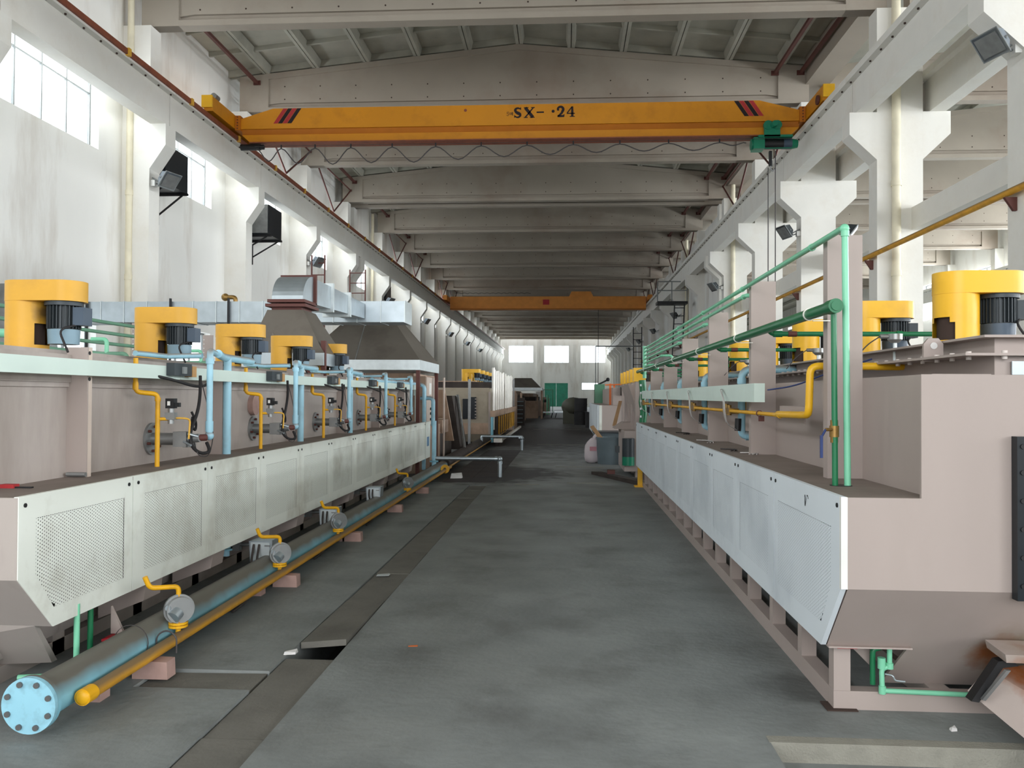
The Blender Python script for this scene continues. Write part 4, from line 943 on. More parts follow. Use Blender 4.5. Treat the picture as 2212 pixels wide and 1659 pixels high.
# fans
def fan(x, y, z, label, group, opening_dir, mt, cowl, mdx=.255):
    t = thing('fan_housing', label, 'fan', (x, y, z), group); r = .122; H_ = .42; n = 28
    b = MB(); a0 = math.atan2(opening_dir[1], opening_dir[0])
    ang = [2 * math.pi * i / n for i in range(n)]
    lev = [0, .03, .13, .16, H_]
    V = [(x + r * math.cos(a), y + r * math.sin(a), z + h_) for h_ in lev for a in ang]; F = []
    for j in range(len(lev) - 1):
        for i in range(n):
            dm = (ang[i] + math.pi / n - a0 + math.pi) % (2 * math.pi) - math.pi
            lim = .62 if j == 1 else (.45 if j == 2 else 0)
            if j in (1, 2) and abs(dm) < lim: continue
            F.append((j * n + i, j * n + (i + 1) % n, (j + 1) * n + (i + 1) % n, (j + 1) * n + i))
    b.add(V, F, True)
    put('drum', b, mt, t)
    put('shaft', MB().cyl((x, y, z), (x, y, z + H_), .1, n=12).cyl((x, y, z + .001), (x, y, z + .01), r - .003, n=20), 'dark_brown', t)  # oversized dark core: shade inside the drum put into shape and colour
    q = MB(); m_ = 14; L_ = [];
    for i in range(m_ + 1): a = math.pi / 2 + math.pi * i / m_; L_.append((x + (r + .002) * math.cos(a), y + (r + .002) * math.sin(a)))
    for i in range(m_ + 1): a = -math.pi / 2 + math.pi * i / m_; L_.append((x + mdx + (r + .002) * math.cos(a) * .9, y + (r + .002) * math.sin(a)))
    k = len(L_); z1, z2 = z + H_ - .125, z + H_
    q.add([(u, v, z1) for u, v in L_] + [(u, v, z2) for u, v in L_], [(i, (i + 1) % k, k + (i + 1) % k, k + i) for i in range(k)], True)
    q.add([(u, v, z1) for u, v in L_], [tuple(range(k))[::-1]]); q.add([(u, v, z2) for u, v in L_], [tuple(range(k))])
    put('belt_guard', q, mt, t)
    xm = x + mdx - .02
    mo = put('motor', MB().cyl((xm, y, z + .10), (xm, y, z + H_ - .14), .078, n=20), 'motor', t)
    fn = MB()
    for i in range(26):
        a = 2 * math.pi * i / 26; c, s_ = math.cos(a), math.sin(a); u = (-s_ * .0025, c * .0025)
        p0 = (xm + c * .07, y + s_ * .07); p1 = (xm + c * .096, y + s_ * .096)
        fn.hexa([(p0[0] - u[0], p0[1] - u[1], z + .13), (p1[0] - u[0], p1[1] - u[1], z + .13), (p1[0] + u[0], p1[1] + u[1], z + .13), (p0[0] + u[0], p0[1] + u[1], z + .13), (p0[0] - u[0], p0[1] - u[1], z + H_ - .15), (p1[0] - u[0], p1[1] - u[1], z + H_ - .15), (p1[0] + u[0], p1[1] + u[1], z + H_ - .15), (p0[0] + u[0], p0[1] + u[1], z + H_ - .15)])
    put('fin', fn, 'motor', mo)['kind'] = 'stuff'
    put('fan_cowl', MB().cyl((xm, y, z + .035), (xm, y, z + .125), .088, .092, n=24), cowl, mo)
    put('mount_flange', MB().cyl((xm, y, z + H_ - .15), (xm, y, z + H_ - .125), .11, n=24), 'motor', t)
    put('terminal_box', MB().box(xm + .085, xm + .15, y - .05, y + .05, z + H_ - .27, z + H_ - .16), 'motor' if cowl != 'cowl' else 'cowl_dark', mo)
    put('motor_cable', MB().tube([(xm + .1, y - .04, z + H_ - .27), (xm + .04, y - .12, z + .12), (xm + .12, y - .15, z - .02)], .007, n=6, bend=.08), 'rubber', mo)
    return t
for i in range(5):
    fan(-3.32, 4.95 + 1.545 * i, 1.868, '%s yellow fan housing with hanging motor on the left line' % PL(i), 'yellow fans of the left line', (1, -.15), 'yellow_left', 'cowl')
# small blue fan collar etc at the extreme left edge
t = thing('water_valve', 'green elbow pipe at the extreme left edge beside the nearest left fan', 'pipe', (-3.6, 5.3, 1.9))
puts('elbow', MB().tube([(-3.75, 5.3, 2.0), (-3.52, 5.3, 2.0), (-3.52, 5.3, 1.87)], .03, n=10, bend=.06), 'green_light', t)
t = thing('duct_end', 'grey sheet metal hood at the extreme left edge behind the nearest left fan', 'duct', (-9.4, 14, 2.5))
put('sheet', MB().hexa([(-11.0 + 1.0, 13.6, 2.35), (-9.2, 13.6, 2.35), (-9.2, 14.6, 2.35), (-10, 14.6, 2.35), (-10, 13.8, 3.5), (-9.25, 13.8, 3.5), (-9.25, 14.4, 3.5), (-10, 14.4, 3.5)]), 'steel', t)

# ---------------------------------------------------------------- right line
RX, RW = 1.30, 1.73
rt_ = thing('furnace_line', 'long beige furnace line with pale blue perforated panels along the right of the aisle', 'furnace', (2.4, 10, 0))
RY0, RY1, RZS = 4.02, 15.3, 1.13
RZF, RZB, ryb = .70, .35, 4.33
put('upper_body', MB().box(RW, 3.6, RY0 + .021, RY1, RZS - .02, 1.70), 'beige', rt_)
put('top_box', MB().box(2.02, 3.6, RY0 + .04, RY1, 1.69, 1.80), 'beige', rt_)
put('top_step', MB().box(RW, 2.0, RY0 + .03, RY1, 1.70, 1.715), 'beige', rt_)
lidb = MB().box(1.86, 3.7, RY0 - .02, RY1, 1.80, 1.812).box(2.06, 3.6, RY0 + .12, RY1, 1.812, 1.89).box(1.98, 3.7, RY0 + .05, RY1, 1.89, 1.902)
put('lid', lidb, 'beige', rt_)
bb = MB(); y = RY0 + .1
while y < RY1: bb.cyl((1.93, y, 1.785), (1.93, y, 1.825), .013, n=8); y += .17
x = 2.05
while x < 3.0: bb.cyl((x, RY0 + .01, 1.785), (x, RY0 + .01, 1.825), .013, n=8); x += .17
put('lid_bolt', bb, 'bolt_pale', rt_)['kind'] = 'stuff'
put('lit_face_strip', MB().box(2.09, 3.4, RY0 + .02, RY0 + .03, 1.712, 1.775), 'galv', rt_)  # added pale strip: light on the end face put into its colour
lug = put('lifting_lug', MB().prism([(1.88, 1.79), (1.98, 1.79), (1.98, 1.885), (1.955, 1.915), (1.905, 1.915), (1.88, 1.885)], 'y', 4.5, 4.52), 'beige', rt_)
put('lug_hole', MB().cyl((1.93, 4.495, 1.875), (1.93, 4.499, 1.875), .018, n=16), 'litter', lug)
put('shelf', MB().box(RX + .001, RW, RY0 + .02, RY1, RZS - .025, RZS), 'shelf', rt_)
put('end_plate', MB().prism([(RX + .03, RZF), (3.6, RZF), (3.6, 1.705), (1.668, 1.712), (1.668, RZS), (RX + .03, RZS)], 'y', RY0, RY0 + .02), 'beige', rt_)
put('end_slope', MB().add([(RX + .03, RY0, RZF), (3.6, RY0, RZF), (3.6, 4.56, .09), (1.68, 4.56, .09), (1.735, ryb, RZB), (RX + .03, ryb, RZB)] + [(RX + .03, RY0 + .02, RZF), (3.6, RY0 + .02, RZF), (3.6, 4.58, .09), (1.68, 4.58, .09), (1.735, ryb + .02, RZB), (RX + .03, ryb + .02, RZB)], [(0, 5, 4, 1), (4, 3, 2, 1), (6, 7, 10, 11), (10, 7, 8, 9), (5, 11, 10, 4), (4, 10, 9, 3)]), 'beige', rt_)
put('end_lip', MB().box(RX + .03, 1.74, ryb - .03, ryb + .02, RZB - .008, RZB), 'beige', rt_)
put('side_trim', MB().box(RX - .001, RX + .029, RY0 - .004, RY0 + .02, RZF, RZS + .002), 'label_white', rt_)
put('lower_body', MB().box(RX + .03, 3.5, 4.45, RY1, .43, RZS - .03), 'panel_inside_pale', rt_)
put('hopper', MB().prism([(1.5, .42), (1.95, .1), (3.2, .1), (3.5, .42)], 'y', 4.62, RY1), 'beige', rt_)
put('gusset', MB().hexa([(1.46, 4.42, .34), (1.72, 4.42, .34), (1.72, 4.44, .34), (1.46, 4.44, .34), (1.46, 4.42, .345), (1.72, 4.42, .345), (1.72, 4.44, .345), (1.46, 4.44, .345)]).prism([(1.46, .34), (1.60, .34), (1.60, .2)], 'y', 4.5, 4.52), 'beige', rt_)
# base frame
BF = thing('base_frame', 'beige welded steel base frame with short posts under the right line', 'frame', (1.42, 10, 0))
put('side_beam', MB().box(1.385, 1.47, 4.481, RY1 + .3, 0, .095), 'beige', BF)
put('front_beam', MB().box(1.385, 3.6, 4.40, 4.48, 0, .095), 'beige', BF)
put('top_beam', MB().box(1.385, 1.47, 4.40, RY1 + .3, .346, .42), 'beige', BF)
put('inner_beam', MB().box(1.9, 2.0, 4.482, RY1, 0, .094), 'beige_dirty', BF)
put('corner_post', MB().box(1.386, 1.47, 4.401, 4.48, .0955, .345), 'beige', BF)
pst = None
for k in range(16):
    yy = 4.98 + .68 * k
    if pst is None: pst = put('post', MB().box(1.385, 1.47, yy, yy + .08, .095, .345), 'beige', BF)
    else: c = pst.copy(); COL.objects.link(c); c.parent = BF; c.location = Vector(pst.location) + Vector((0, .68 * k, 0))
put('shim_plate', MB().box(1.345, 1.5, 4.37, 4.5, -.001, .006), 'dark_brown', BF)
puts('stop_plate', MB().box(1.40, 1.50, 4.385, 4.40, .315, .342), 'red', BF)
ysr = [4.02] + [5.28 + 1.11 * k for k in range(10)]
pr_ = panels(RX, -1, ysr, RZS + .003, RZF, RZB, ryb, 'panel_blue', 'r', rt_)
pr_[0]['label'] = 'pale blue perforated panel numbered 12'
nm = MB()
def rb(pts, y0, z0, s=.05):
    L = []; n = len(pts); w_ = .010; k = len(nm.v)
    for i, (u, v) in enumerate(pts):
        a = pts[max(i - 1, 0)]; c = pts[min(i + 1, n - 1)]; dx, dz = c[0] - a[0], c[1] - a[1]; q = math.hypot(dx, dz) or 1
        L.append((y0 - s * u - dz / q * w_ / 2, z0 + s * v + dx / q * w_ / 2)); L.append((y0 - s * u + dz / q * w_ / 2, z0 + s * v - dx / q * w_ / 2))
    nm.v += [(RX - .0025, a, b) for a, b in L]; nm.f += [(2 * i, 2 * i + 1, 2 * i + 3, 2 * i + 2) for i in range(n - 1)]; nm.s += [False] * (n - 1)
rb([(0, .8), (.2, 1), (.2, 0)], 4.615, 1.015, .06); rb([(0, .8), (.15, 1), (.4, 1), (.5, .75), (.4, .5), (0, 0), (.55, 0)], 4.575, 1.015, .06)
put('number', nm, 'wire', pr_[0])
# tall stiffener plates
TOPS = [2.55, 2.555, 2.5, 2.36, 2.16, 2.08]
posts = []
for k in range(6):
    yy = 4.97 + 2.0 * k
    o = put('stiffener', MB().box(1.545, RW - .0, yy, yy + .012, RZS, TOPS[k]).box(1.53, 1.545, yy, yy + .08, RZS, TOPS[k]), 'beige', rt_)
    posts.append(yy)
# black cover plate on the end
t = thing('cover_plate', 'black bolted cover plate on the end of the right line', 'plate', (2.4, RY0 - .03, .7))
put('plate', MB().box(2.075, 2.9, RY0 - .05, RY0, .672, 1.425), 'black_panel', t)
bb = MB()
for zz in (.74, .87, 1.0, 1.13, 1.26, 1.38): bb.cyl((2.10, RY0 - .056, zz), (2.10, RY0 - .05, zz), .012, n=8)
puts('bolt', bb, 'black', t)
# broken flanged duct piece leaning at the bottom right
t = thing('outlet_duct', 'beige flanged outlet duct sloping down at the lower right corner', 'duct', (2.3, 4.1, .1))
puts('flange', MB().hexa([(2.05, 4.02, .375), (2.9, 3.98, .375), (2.9, 4.18, .39), (2.05, 4.2, .39), (2.04, 4.01, .415), (2.9, 3.97, .415), (2.9, 4.18, .43), (2.04, 4.2, .43)]), 'beige', t)
put('duct_wall', MB().hexa([(1.93, 4.14, .20), (2.28, 3.55, -.12), (2.75, 3.6, -.12), (2.6, 4.2, .2), (2.02, 4.14, .31), (2.40, 3.62, .1), (2.8, 3.62, .1), (2.7, 4.2, .36)]), 'beige', t)
put('torn_edge', MB().prism([(1.915, .175), (1.95, .17), (2.06, .335), (2.13, .345), (2.1, .375), (2.04, .365)], 'y', 4.07, 4.13), 'black', t)
put('weld_lip', MB().hexa([(1.955, 4.05, .19), (1.97, 4.05, .185), (1.97, 4.07, .185), (1.955, 4.07, .19), (2.04, 4.0, .345), (2.06, 4.0, .345), (2.06, 4.02, .345), (2.04, 4.02, .345)]), 'steel', t)
put('clamp_plate', MB().prism([(2.15, .37), (2.2, .26), (2.28, .24), (2.33, .30), (2.4, .22), (2.6, .25), (2.6, .37)], 'y', 3.93, 3.95), 'beige', t)
# fans on the right line
for i in range(7):
    fan(2.252, 4.96 + 1.5 * i, 1.902, '%s bright yellow fan housing with dark motor on the right line' % PL(i), 'yellow fans of the right line', (-1, -.55), 'yellow', 'cowl_dark')
# thermocouples
for i, (yy, xx_) in enumerate([(5.35, 2.06), (6.9, 2.05), (9.0, 1.95)]):
    t = thing('thermocouple_head', '%s silver thermocouple head on the lid of the right line' % PL(i), 'sensor', (xx_, yy, 1.87), 'thermocouple heads')
    put('stem', MB().cyl((xx_, yy, 1.81), (xx_, yy, 1.945), .012, n=8), 'galv_pale', t)
    put('head', MB().cyl((xx_, yy, 1.945), (xx_, yy, 1.965), .022, .045, n=14).cyl((xx_, yy, 1.965), (xx_, yy, 2.0), .045, n=14).cyl((xx_ - .09, yy, 1.985), (xx_ - .03, yy, 1.985), .014, n=8), 'steel', t)
    put('lead', MB().tube([(xx_ - .09, yy, 1.985), (xx_ - .18, yy - .02, 1.93), (xx_ - .26, yy - .03, 1.83)], .004, n=5, bend=.05), 'wire', t)
# thick dark green header and its drop
t = thing('water_header', 'thick dark green water header running along the right line', 'pipe', (1.42, 4.38, 2.07))
put('pipe', MB().cyl((1.42, 4.52, 2.084), (1.42, 16.4, 2.084), .032, n=20), 'green_dark', t)
puts('end_cap', MB().cyl((1.42, 4.47, 2.084), (1.42, 4.57, 2.084), .0385, n=22).cyl((1.42, 4.462, 2.084), (1.42, 4.47, 2.084), .026, n=16), 'green_dark', t)
dp = put('drop_pipe', MB().cyl((1.445, 4.56, 1.0), (1.43, 4.54, 2.06), .0155, n=14), 'green_dark', t)
put('valve_body', MB().cyl((1.439, 4.56, 1.36), (1.439, 4.56, 1.48), .021, n=8).cyl((1.439, 4.56, 1.39), (1.439, 4.56, 1.45), .025, n=12).cyl((1.43, 4.55, 1.43), (1.385, 4.53, 1.43), .009, n=8), 'brass', t)
put('valve_handle', MB().cyl((1.385, 4.53, 1.43), (1.36, 4.52, 1.39), .006, n=6).box(1.353, 1.367, 4.515, 4.525, 1.28, 1.40), 'navy', t)
for yy in posts: puts('ring_clamp', MB().ring((1.42, yy - .02, 2.084), (0, 1, 0), .037, .031, .012).box(1.44, 1.54, yy - .022, yy - .012, 2.045, 2.05), 'tube_white', t)
for k in range(7):
    yy = 5.95 + 2.0 * k
    o = put('branch', MB().tube([(1.42, yy, 2.08), (1.45, yy, 2.045), (2.6, yy, 2.045), (2.6, yy, 1.87)], .017, n=10, bend=.03).cyl((2.3, yy, 2.045), (2.34, yy, 2.045), .023, n=10).cyl((1.46, yy, 2.045), (1.52, yy, 2.045), .023, n=10), 'green_dark', t)
    put('union', MB().cyl((1.56, yy, 2.045), (1.62, yy, 2.045), .02, n=10), 'brown_steel', o)
# light green return pipes
ZP = [2.515, 2.45, 2.38, 2.31, 2.24, 2.17]
for k in range(6):
    yy = posts[k] + .1 if k else 4.56; z = ZP[k]; xx_ = 1.50 if k == 0 else 1.545
    t = thing('return_pipe', ['highest and longest light green return pipe, its drop standing nearest', 'second light green return pipe with elbow at the second plate', 'third light green return pipe with elbow at the third plate', 'fourth light green return pipe with elbow at the fourth plate', 'fifth light green return pipe with elbow at the fifth plate', 'sixth and lowest light green return pipe on the right line'][k], 'pipe', (xx_, yy, z), 'light green return pipes')
    if k == 0: pts = [(1.51, 4.56, 1.0), (1.495, 4.56, z), (1.50, 6.9, z), (1.51, 15.9, z)]
    else: pts = [(1.66, yy - .02, 2.07), (1.66, yy - .02, z), (1.51, yy - .02, z), (1.51, yy + .4, z), (1.51, 15.9, z)]
    put('pipe', MB().tube(pts, .0175, n=12, bend=.04), 'green_light', t)
    if k == 0: puts('elbow', MB().ball((1.496, 4.57, z - .006), .026).cyl((1.496, 4.56, z - .05), (1.496, 4.56, z - .02), .022, n=12), 'green_light', t)
    else: puts('elbow', MB().cyl((1.66, yy - .02, z - .05), (1.66, yy - .02, z - .02), .022, n=12).cyl((1.56, yy - .02, z), (1.585, yy - .02, z), .022, n=12), 'green_light', t)
    for yy2 in posts[k:]: puts('ring_clamp', MB().ring((pts[-2][0], yy2 + .2, z), (0, 1, 0), .023, .0175, .012), 'green_light', t)
put('pipe_hole', MB().cyl((1.477, 4.57, RZS - .002), (1.477, 4.57, RZS + .002), .058, n=20), 'black', rt_)
t = thing('pipe_manifold', 'light green upright manifold where the return pipes end', 'pipe', (1.5, 16, 1.9))
put('riser', MB().tube([(1.51, 15.95, 1.95), (1.51, 15.95, 2.56)], .035, n=12), 'green_light', t)
# lower green pipes at the near end
t = thing('drain_pipe', 'light green pipe with valve running low across the end of the right line', 'pipe', (1.65, 4.44, .1))
put('light_pipe', MB().tube([(1.665, 4.40, .36), (1.665, 4.40, .225), (1.625, 4.40, .215), (1.625, 4.39, .105), (2.4, 4.37, .095)], .013, n=10, bend=.025), 'green_light', t)
put('dark_pipe', MB().tube([(1.64, 4.44, .36), (1.64, 4.44, .31), (1.595, 4.44, .30), (1.595, 4.44, .12)], .014, n=10, bend=.02), 'green_dark', t)
puts('fitting', MB().cyl((1.625, 4.40, .215), (1.625, 4.40, .27), .02, n=10).cyl((1.665, 4.4, .215), (1.665, 4.4, .245), .019, n=10).cyl((1.625, 4.39, .09), (1.625, 4.39, .13), .018, n=10), 'green_light', t)
put('valve_handle', MB().tube([(1.64, 4.39, .19), (1.67, 4.37, .19), (1.68, 4.37, .165), (1.73, 4.37, .16)], .005, n=6, bend=.01), 'galv', t)
# yellow gas pipe
t = thing('gas_pipe', 'bright yellow gas pipe rising over the right furnace wall', 'pipe', (1.5, 5, 1.48))
put('riser', MB().tube([(2.1, 5.12, 1.789), (1.475, 5.12, 1.789), (1.465, 5.12, 1.495), (1.455, 5.4, 1.49), (1.455, 5.8, 1.485)], .0225, n=14, bend=.05), 'yellow', t)
put('reducer', MB().cyl((1.455, 5.74, 1.48), (1.455, 5.9, 1.48), .0225, .0145, n=14), 'yellow', t)
put('branch_line', MB().cyl((1.455, 5.88, 1.48), (1.455, 15.2, 1.475), .0145, n=12), 'gas_yellow', t)
put('pipe_stub', MB().cyl((1.86, 5.12, 1.789), (2.0, 5.12, 1.789), .024, n=14), 'yellow', t)
puts('ring_clamp', MB().ring((1.455, 6.35, 1.48), (0, 1, 0), .024, .018, .008).box(1.45, 1.49, 6.34, 6.36, 1.42, 1.46), 'brown_steel', t)
put('support_plate', MB().box(1.52, 1.70, 6.02, 6.03, 1.43, 1.54).box(1.52, 1.53, 5.4, 6.03, 1.43, 1.54), 'beige', t)
# trunking on the right
t = thing('cable_trunking', 'pale green box trunking in front of the right furnace wall', 'trunking', (1.47, 6.4, 1.56))
TR = [6.41, 7.5, 9.5, 11.5, 13.5, 15.6]
for a, b_ in zip(TR, TR[1:]): put('trunk_length', MB().box(1.43, 1.51, a + (.002 if a > 6.5 else 0), b_ - .002, 1.563, 1.706), 'tray', t)
# blue air drops on the right with yellow gas riser behind
for k in range(5):
    yy = 7.6 + 2.0 * k
    t = thing('air_drop_pipe', '%s light blue air pipe elbowed down to a right burner' % PL(k), 'pipe', (1.58, yy, 1.26), 'blue air drops of the right line')
    put('pipe', MB().tube([(2.15, yy, 1.85), (1.585, yy, 1.85), (1.585, yy, 1.255), (1.68, yy, 1.255)], .033, n=16, bend=.09), 'blue_pipe', t)
    puts('socket', MB().cyl((1.585, yy, 1.72), (1.585, yy, 1.77), .04, n=16).cyl((1.62, yy, 1.255), (1.66, yy, 1.255), .042, n=16).cyl((2.0, yy, 1.85), (2.05, yy, 1.85), .04, n=16), 'blue_pipe', t)
    put('nozzle', MB().cyl((1.66, yy, 1.255), (1.70, yy, 1.255), .035, n=14), 'steel', t)
    put('actuator', MB().cyl((1.54, yy - .05, 1.30), (1.545, yy - .05, 1.41), .028, n=14), 'black', t)
    g_ = thing('gas_valve_train', '%s brass valve cluster on the right gas line' % PL(k), 'valve', (1.46, yy, 1.48), 'brass valve clusters')
    put('valve_body', MB().box(1.435, 1.475, yy - .18, yy + .1, 1.455, 1.505).cyl((1.455, yy - .1, 1.44), (1.455, yy - .1, 1.53), .022, n=8).cyl((1.455, yy + .02, 1.45), (1.455, yy + .02, 1.54), .02, n=8).box(1.47, 1.55, yy - .05, yy + .0, 1.45, 1.5), 'brass', g_)
    put('gas_riser', MB().cyl((1.64, yy + .15, 1.45), (1.64, yy + .15, 1.82), .018, n=10), 'gas_yellow', g_)
    put('wire_bundle', MB().tube([(1.425, yy + .05, 1.66), (1.40, yy - .05, 1.64), (1.38, yy - .28, 1.56), (1.38, yy - .3, 1.45), (1.42, yy - .22, 1.36), (1.52, yy - .1, 1.31)], .005, n=5, bend=.1).tube([(1.425, yy + .05, 1.67), (1.39, yy - .02, 1.67), (1.38, yy - .22, 1.58), (1.38, yy - .24, 1.46), (1.41, yy - .2, 1.38)], .004, n=5, bend=.1), 'wire_white', g_)
t = thing('blue_cable', 'thin dark blue cable from the right trunking up to the lid', 'cable', (1.6, 6, 1.7))
puts('cable', MB().tube([(1.51, 6.32, 1.655), (1.62, 6.0, 1.68), (1.72, 5.6, 1.76), (1.9, 5.3, 1.84)], .0055, n=6, bend=.3), 'navy', t)
for k, (x, y, dx, dy) in enumerate([(1.45, 8.6, .1, .5), (1.43, 7.3, .08, .3), (1.5, 6.9, .1, .2), (1.48, 10.5, .12, .5)]):
    b_ = MB()
    for q in range(3): b_.tube([(x + q * .03, y, RZS + .006), (x + dx, y + dy * .5, RZS + .012), (x - .03 + q * .03, y + dy, RZS + .006)], .005, n=5, bend=.2)
    put('loose_wire', b_, ['wire_white', 'wire', 'wire_white', 'rubber'][k], label=['coil of pale wires on the shelf of the right line', 'dark loose wire ends on the right shelf', 'pale wire scraps nearest on the right shelf', 'black wires heaped farther along the right shelf'][k], cat='wires')

# ---------------------------------------------------------------- hoods and ducts over the left line
def frustum(x0, x1, y0, y1, z0, X0, X1, Y0_, Y1_, z1): return MB().hexa([(x0, y0, z0), (x1, y0, z0), (x1, y1, z0), (x0, y1, z0), (X0, Y0_, z1), (X1, Y0_, z1), (X1, Y1_, z1), (X0, Y1_, z1)])
t = thing('exhaust_hood', 'smaller grey sheet metal exhaust hood with curved duct elbow on top', 'hood', (-3.55, 11, 2))
put('hood_skirt', MB().box(-4.1, -3.09, 10.5, 11.5, 1.98, 2.14), 'galv', t)
put('hood_cone', frustum(-4.1, -3.09, 10.5, 11.5, 2.14, -3.92, -3.44, 10.75, 11.3, 2.72), 'hood', t)
put('hood_rib', MB().box(-3.8, -3.78, 10.6, 10.62, 2.14, 2.4), 'hood', t)
put('neck', MB().box(-3.88, -3.48, 10.8, 11.25, 2.72, 2.76), 'brown_steel', t)
puts('neck_flange', MB().box(-3.94, -3.40, 10.72, 11.32, 2.76, 2.80).box(-3.92, -3.42, 10.74, 11.3, 2.82, 2.86), 'brown_steel', t)
eb = MB(); A, B = [], []; n = 10
for i in range(n + 1):
    a = R(90 * i / n); A.append((11.25 - .45 * math.cos(a) + 0, 2.86 + .36 * math.sin(a)))
poly = A + [(11.27, 2.86)]
eb.prism(poly, 'x', -3.88, -3.46); put('duct_elbow', eb, 'galv', t)
put('elbow_flange', MB().box(-3.92, -3.42, 11.25, 11.3, 2.84, 3.25), 'brown_steel', t)
dd = thing('branch_duct', 'galvanised branch duct running from the elbow to the big duct', 'duct', (-3.6, 13, 2.9))
cuts = [11.3, 12.2, 13.2, 14.28]
def zdu(y): return 3.22 - (y - 11.3) * .01, 2.86 + (y - 11.3) * .025
for a, b_ in zip(cuts, cuts[1:]):
    (ta, ba), (tb, bb_) = zdu(a), zdu(b_)
    put('duct_section', MB().hexa([(-3.85, a, ba), (-3.48, a, ba), (-3.48, b_, bb_), (-3.85, b_, bb_), (-3.85, a, ta), (-3.48, a, ta), (-3.48, b_, tb), (-3.85, b_, tb)]), 'galv', dd)
    if a > 11.4: put('joint_flange', MB().box(-3.9, -3.44, a - .03, a + .03, ba - .05, ta + .05), 'galv_pale', dd)
for yy, xx_ in ((10.55, -3.14),): puts('hood_post', MB().box(xx_, xx_ + .06, yy, yy + .06, 1.2, 2.3), 'brown_steel', t)
t = thing('exhaust_hood', 'larger dark grey exhaust hood with crinkled silver rim', 'hood', (-3.8, 16.7, 2.1))
put('hood_skirt', MB().box(-5.0, -2.72, 15.5, 17.9, 2.08, 2.27), 'galv_pale', t)
put('hood_cone', frustum(-5.0, -2.72, 15.5, 17.9, 2.27, -4.3, -3.38, 16.2, 17.4, 3.10), 'hood', t)
put('cone_seam', MB().hexa([(-3.96, 15.49, 2.27), (-3.94, 15.49, 2.27), (-3.94, 15.52, 2.27), (-3.96, 15.52, 2.27), (-3.92, 16.19, 3.09), (-3.90, 16.19, 3.09), (-3.90, 16.22, 3.09), (-3.92, 16.22, 3.09)]), 'steel', t)
for xx_, yy in ((-2.8, 15.55), (-2.8, 17.8), (-4.9, 15.55), (-4.9, 17.8)): puts('hood_post', MB().box(xx_, xx_ + .07, yy, yy + .07, 0, 2.08), 'brown_steel', t)
dd = thing('main_duct', 'big rectangular galvanised duct from the left wall to the larger hood', 'duct', (-6, 14.6, 2.9))
xs = -9.5
while xs < -2.9:
    xe = min(xs + .42, -2.76)
    put('duct_section', MB().box(xs + .004, xe - .004, 14.32, 14.95, 2.875, 3.24), 'galv', dd)
    put('standing_seam', MB().box(xe - .010, xe + .003, 14.305, 14.96, 2.865, 3.25), 'galv_pale', dd); xs = xe
puts('hanger', MB().box(-6.97, -6.94, 14.26, 14.30, 0, 3.29).box(-5.92, -5.89, 14.26, 14.30, 0, 3.29).box(-8.5, -8.47, 14.26, 14.3, 0, 3.29), 'black', dd)
t = thing('pipe_fitting', 'small dark pipe elbow sticking up behind the galvanised duct', 'pipe', (-5.95, 14.7, 3.24))
puts('elbow', MB().tube([(-5.95, 14.7, 3.22), (-5.95, 14.7, 3.36), (-6.1, 14.7, 3.36)], .04, bend=.06).ball((-6.14, 14.7, 3.36), .07), 'brass', t)

# ---------------------------------------------------------------- middle distance, left
def cabinet():
    t = thing('control_cabinet', 'pale beige control cabinet beyond the left furnace line', 'cabinet', (-3.0, 17.4, 0))
    put('cabinet_body', MB().box(-3.3, -2.86, 17.0, 18.1, .98, 2.0), 'brown_mach', t)
    dr = put('door', MB().box(-2.86, -2.84, 17.02, 18.08, 1.0, 1.98), 'cab', t)
    put('door_label', MB().box(-2.84, -2.835, 17.35, 17.6, 1.62, 1.86), 'label_white', dr)
    for zz in (1.32, 1.22, 1.10): puts('knob', MB().cyl((-2.84, 17.5, zz), (-2.79, 17.5, zz), .028, n=10), 'black', dr)
    put('pedestal', MB().box(-3.3, -2.75, 16.9, 18.3, 0, .98), 'brown_mach', t)
cabinet()
t = thing('quench_machine', 'brown grimy quench tank machinery behind the control cabinet', 'machine', (-3.4, 20, 0))
put('tank', MB().box(-4.6, -3.0, 18.4, 21.5, 0, 1.05).box(-4.6, -2.75, 18.6, 19.6, .75, 1.05), 'brown_mach', t)
put('side_plate', MB().box(-2.98, -2.93, 18.5, 21.5, .05, .75), 'dark_mach', t)
put('upper_frame', MB().box(-4.5, -3.4, 18.6, 22, 1.85, 2.1).box(-4.4, -4.2, 18.8, 22, 1.0, 1.85).box(-3.5, -3.35, 18.6, 18.75, 1.0, 1.85).box(-3.5, -3.35, 21.0, 21.15, 1.0, 1.85), 'brown_mach', t)
put('drum_roll', MB().cyl((-4.4, 20.3, 1.5), (-3.6, 20.3, 1.5), .22, n=20), 'dark_mach', t)
put('side_guard', MB().box(-4.3, -3.55, 19.2, 19.3, 1.05, 1.8), 'brown_mach', t)
put('slot_plate', MB().box(-3.35, -3.0, 18.32, 18.38, .55, 1.1), 'cab', t)
put('chute', MB().hexa([(-3.6, 21.4, 1.75), (-3.1, 21.4, 1.75), (-3.1, 21.5, 1.75), (-3.6, 21.5, 1.75), (-3.2, 20.2, .5), (-2.7, 20.2, .5), (-2.7, 20.3, .5), (-3.2, 20.3, .5)]), 'brown_mach', t)
puts('round_cap', MB().cyl((-2.98, 18.9, .9), (-2.9, 18.9, .9), .09, n=16).cyl((-2.93, 20.0, .9), (-2.86, 20.0, .9), .09, n=16), 'brown_steel', t)
put('cross_tube', MB().cyl((-3.0, 18.45, 1.7), (-3.0, 18.45, 1.25), .05, n=10).cyl((-3.0, 18.45, 1.25), (-2.8, 18.45, .75), .04, n=10).cyl((-2.68, 18.4, 0), (-2.68, 18.4, 2.0), .022, n=8), 'cab', t)
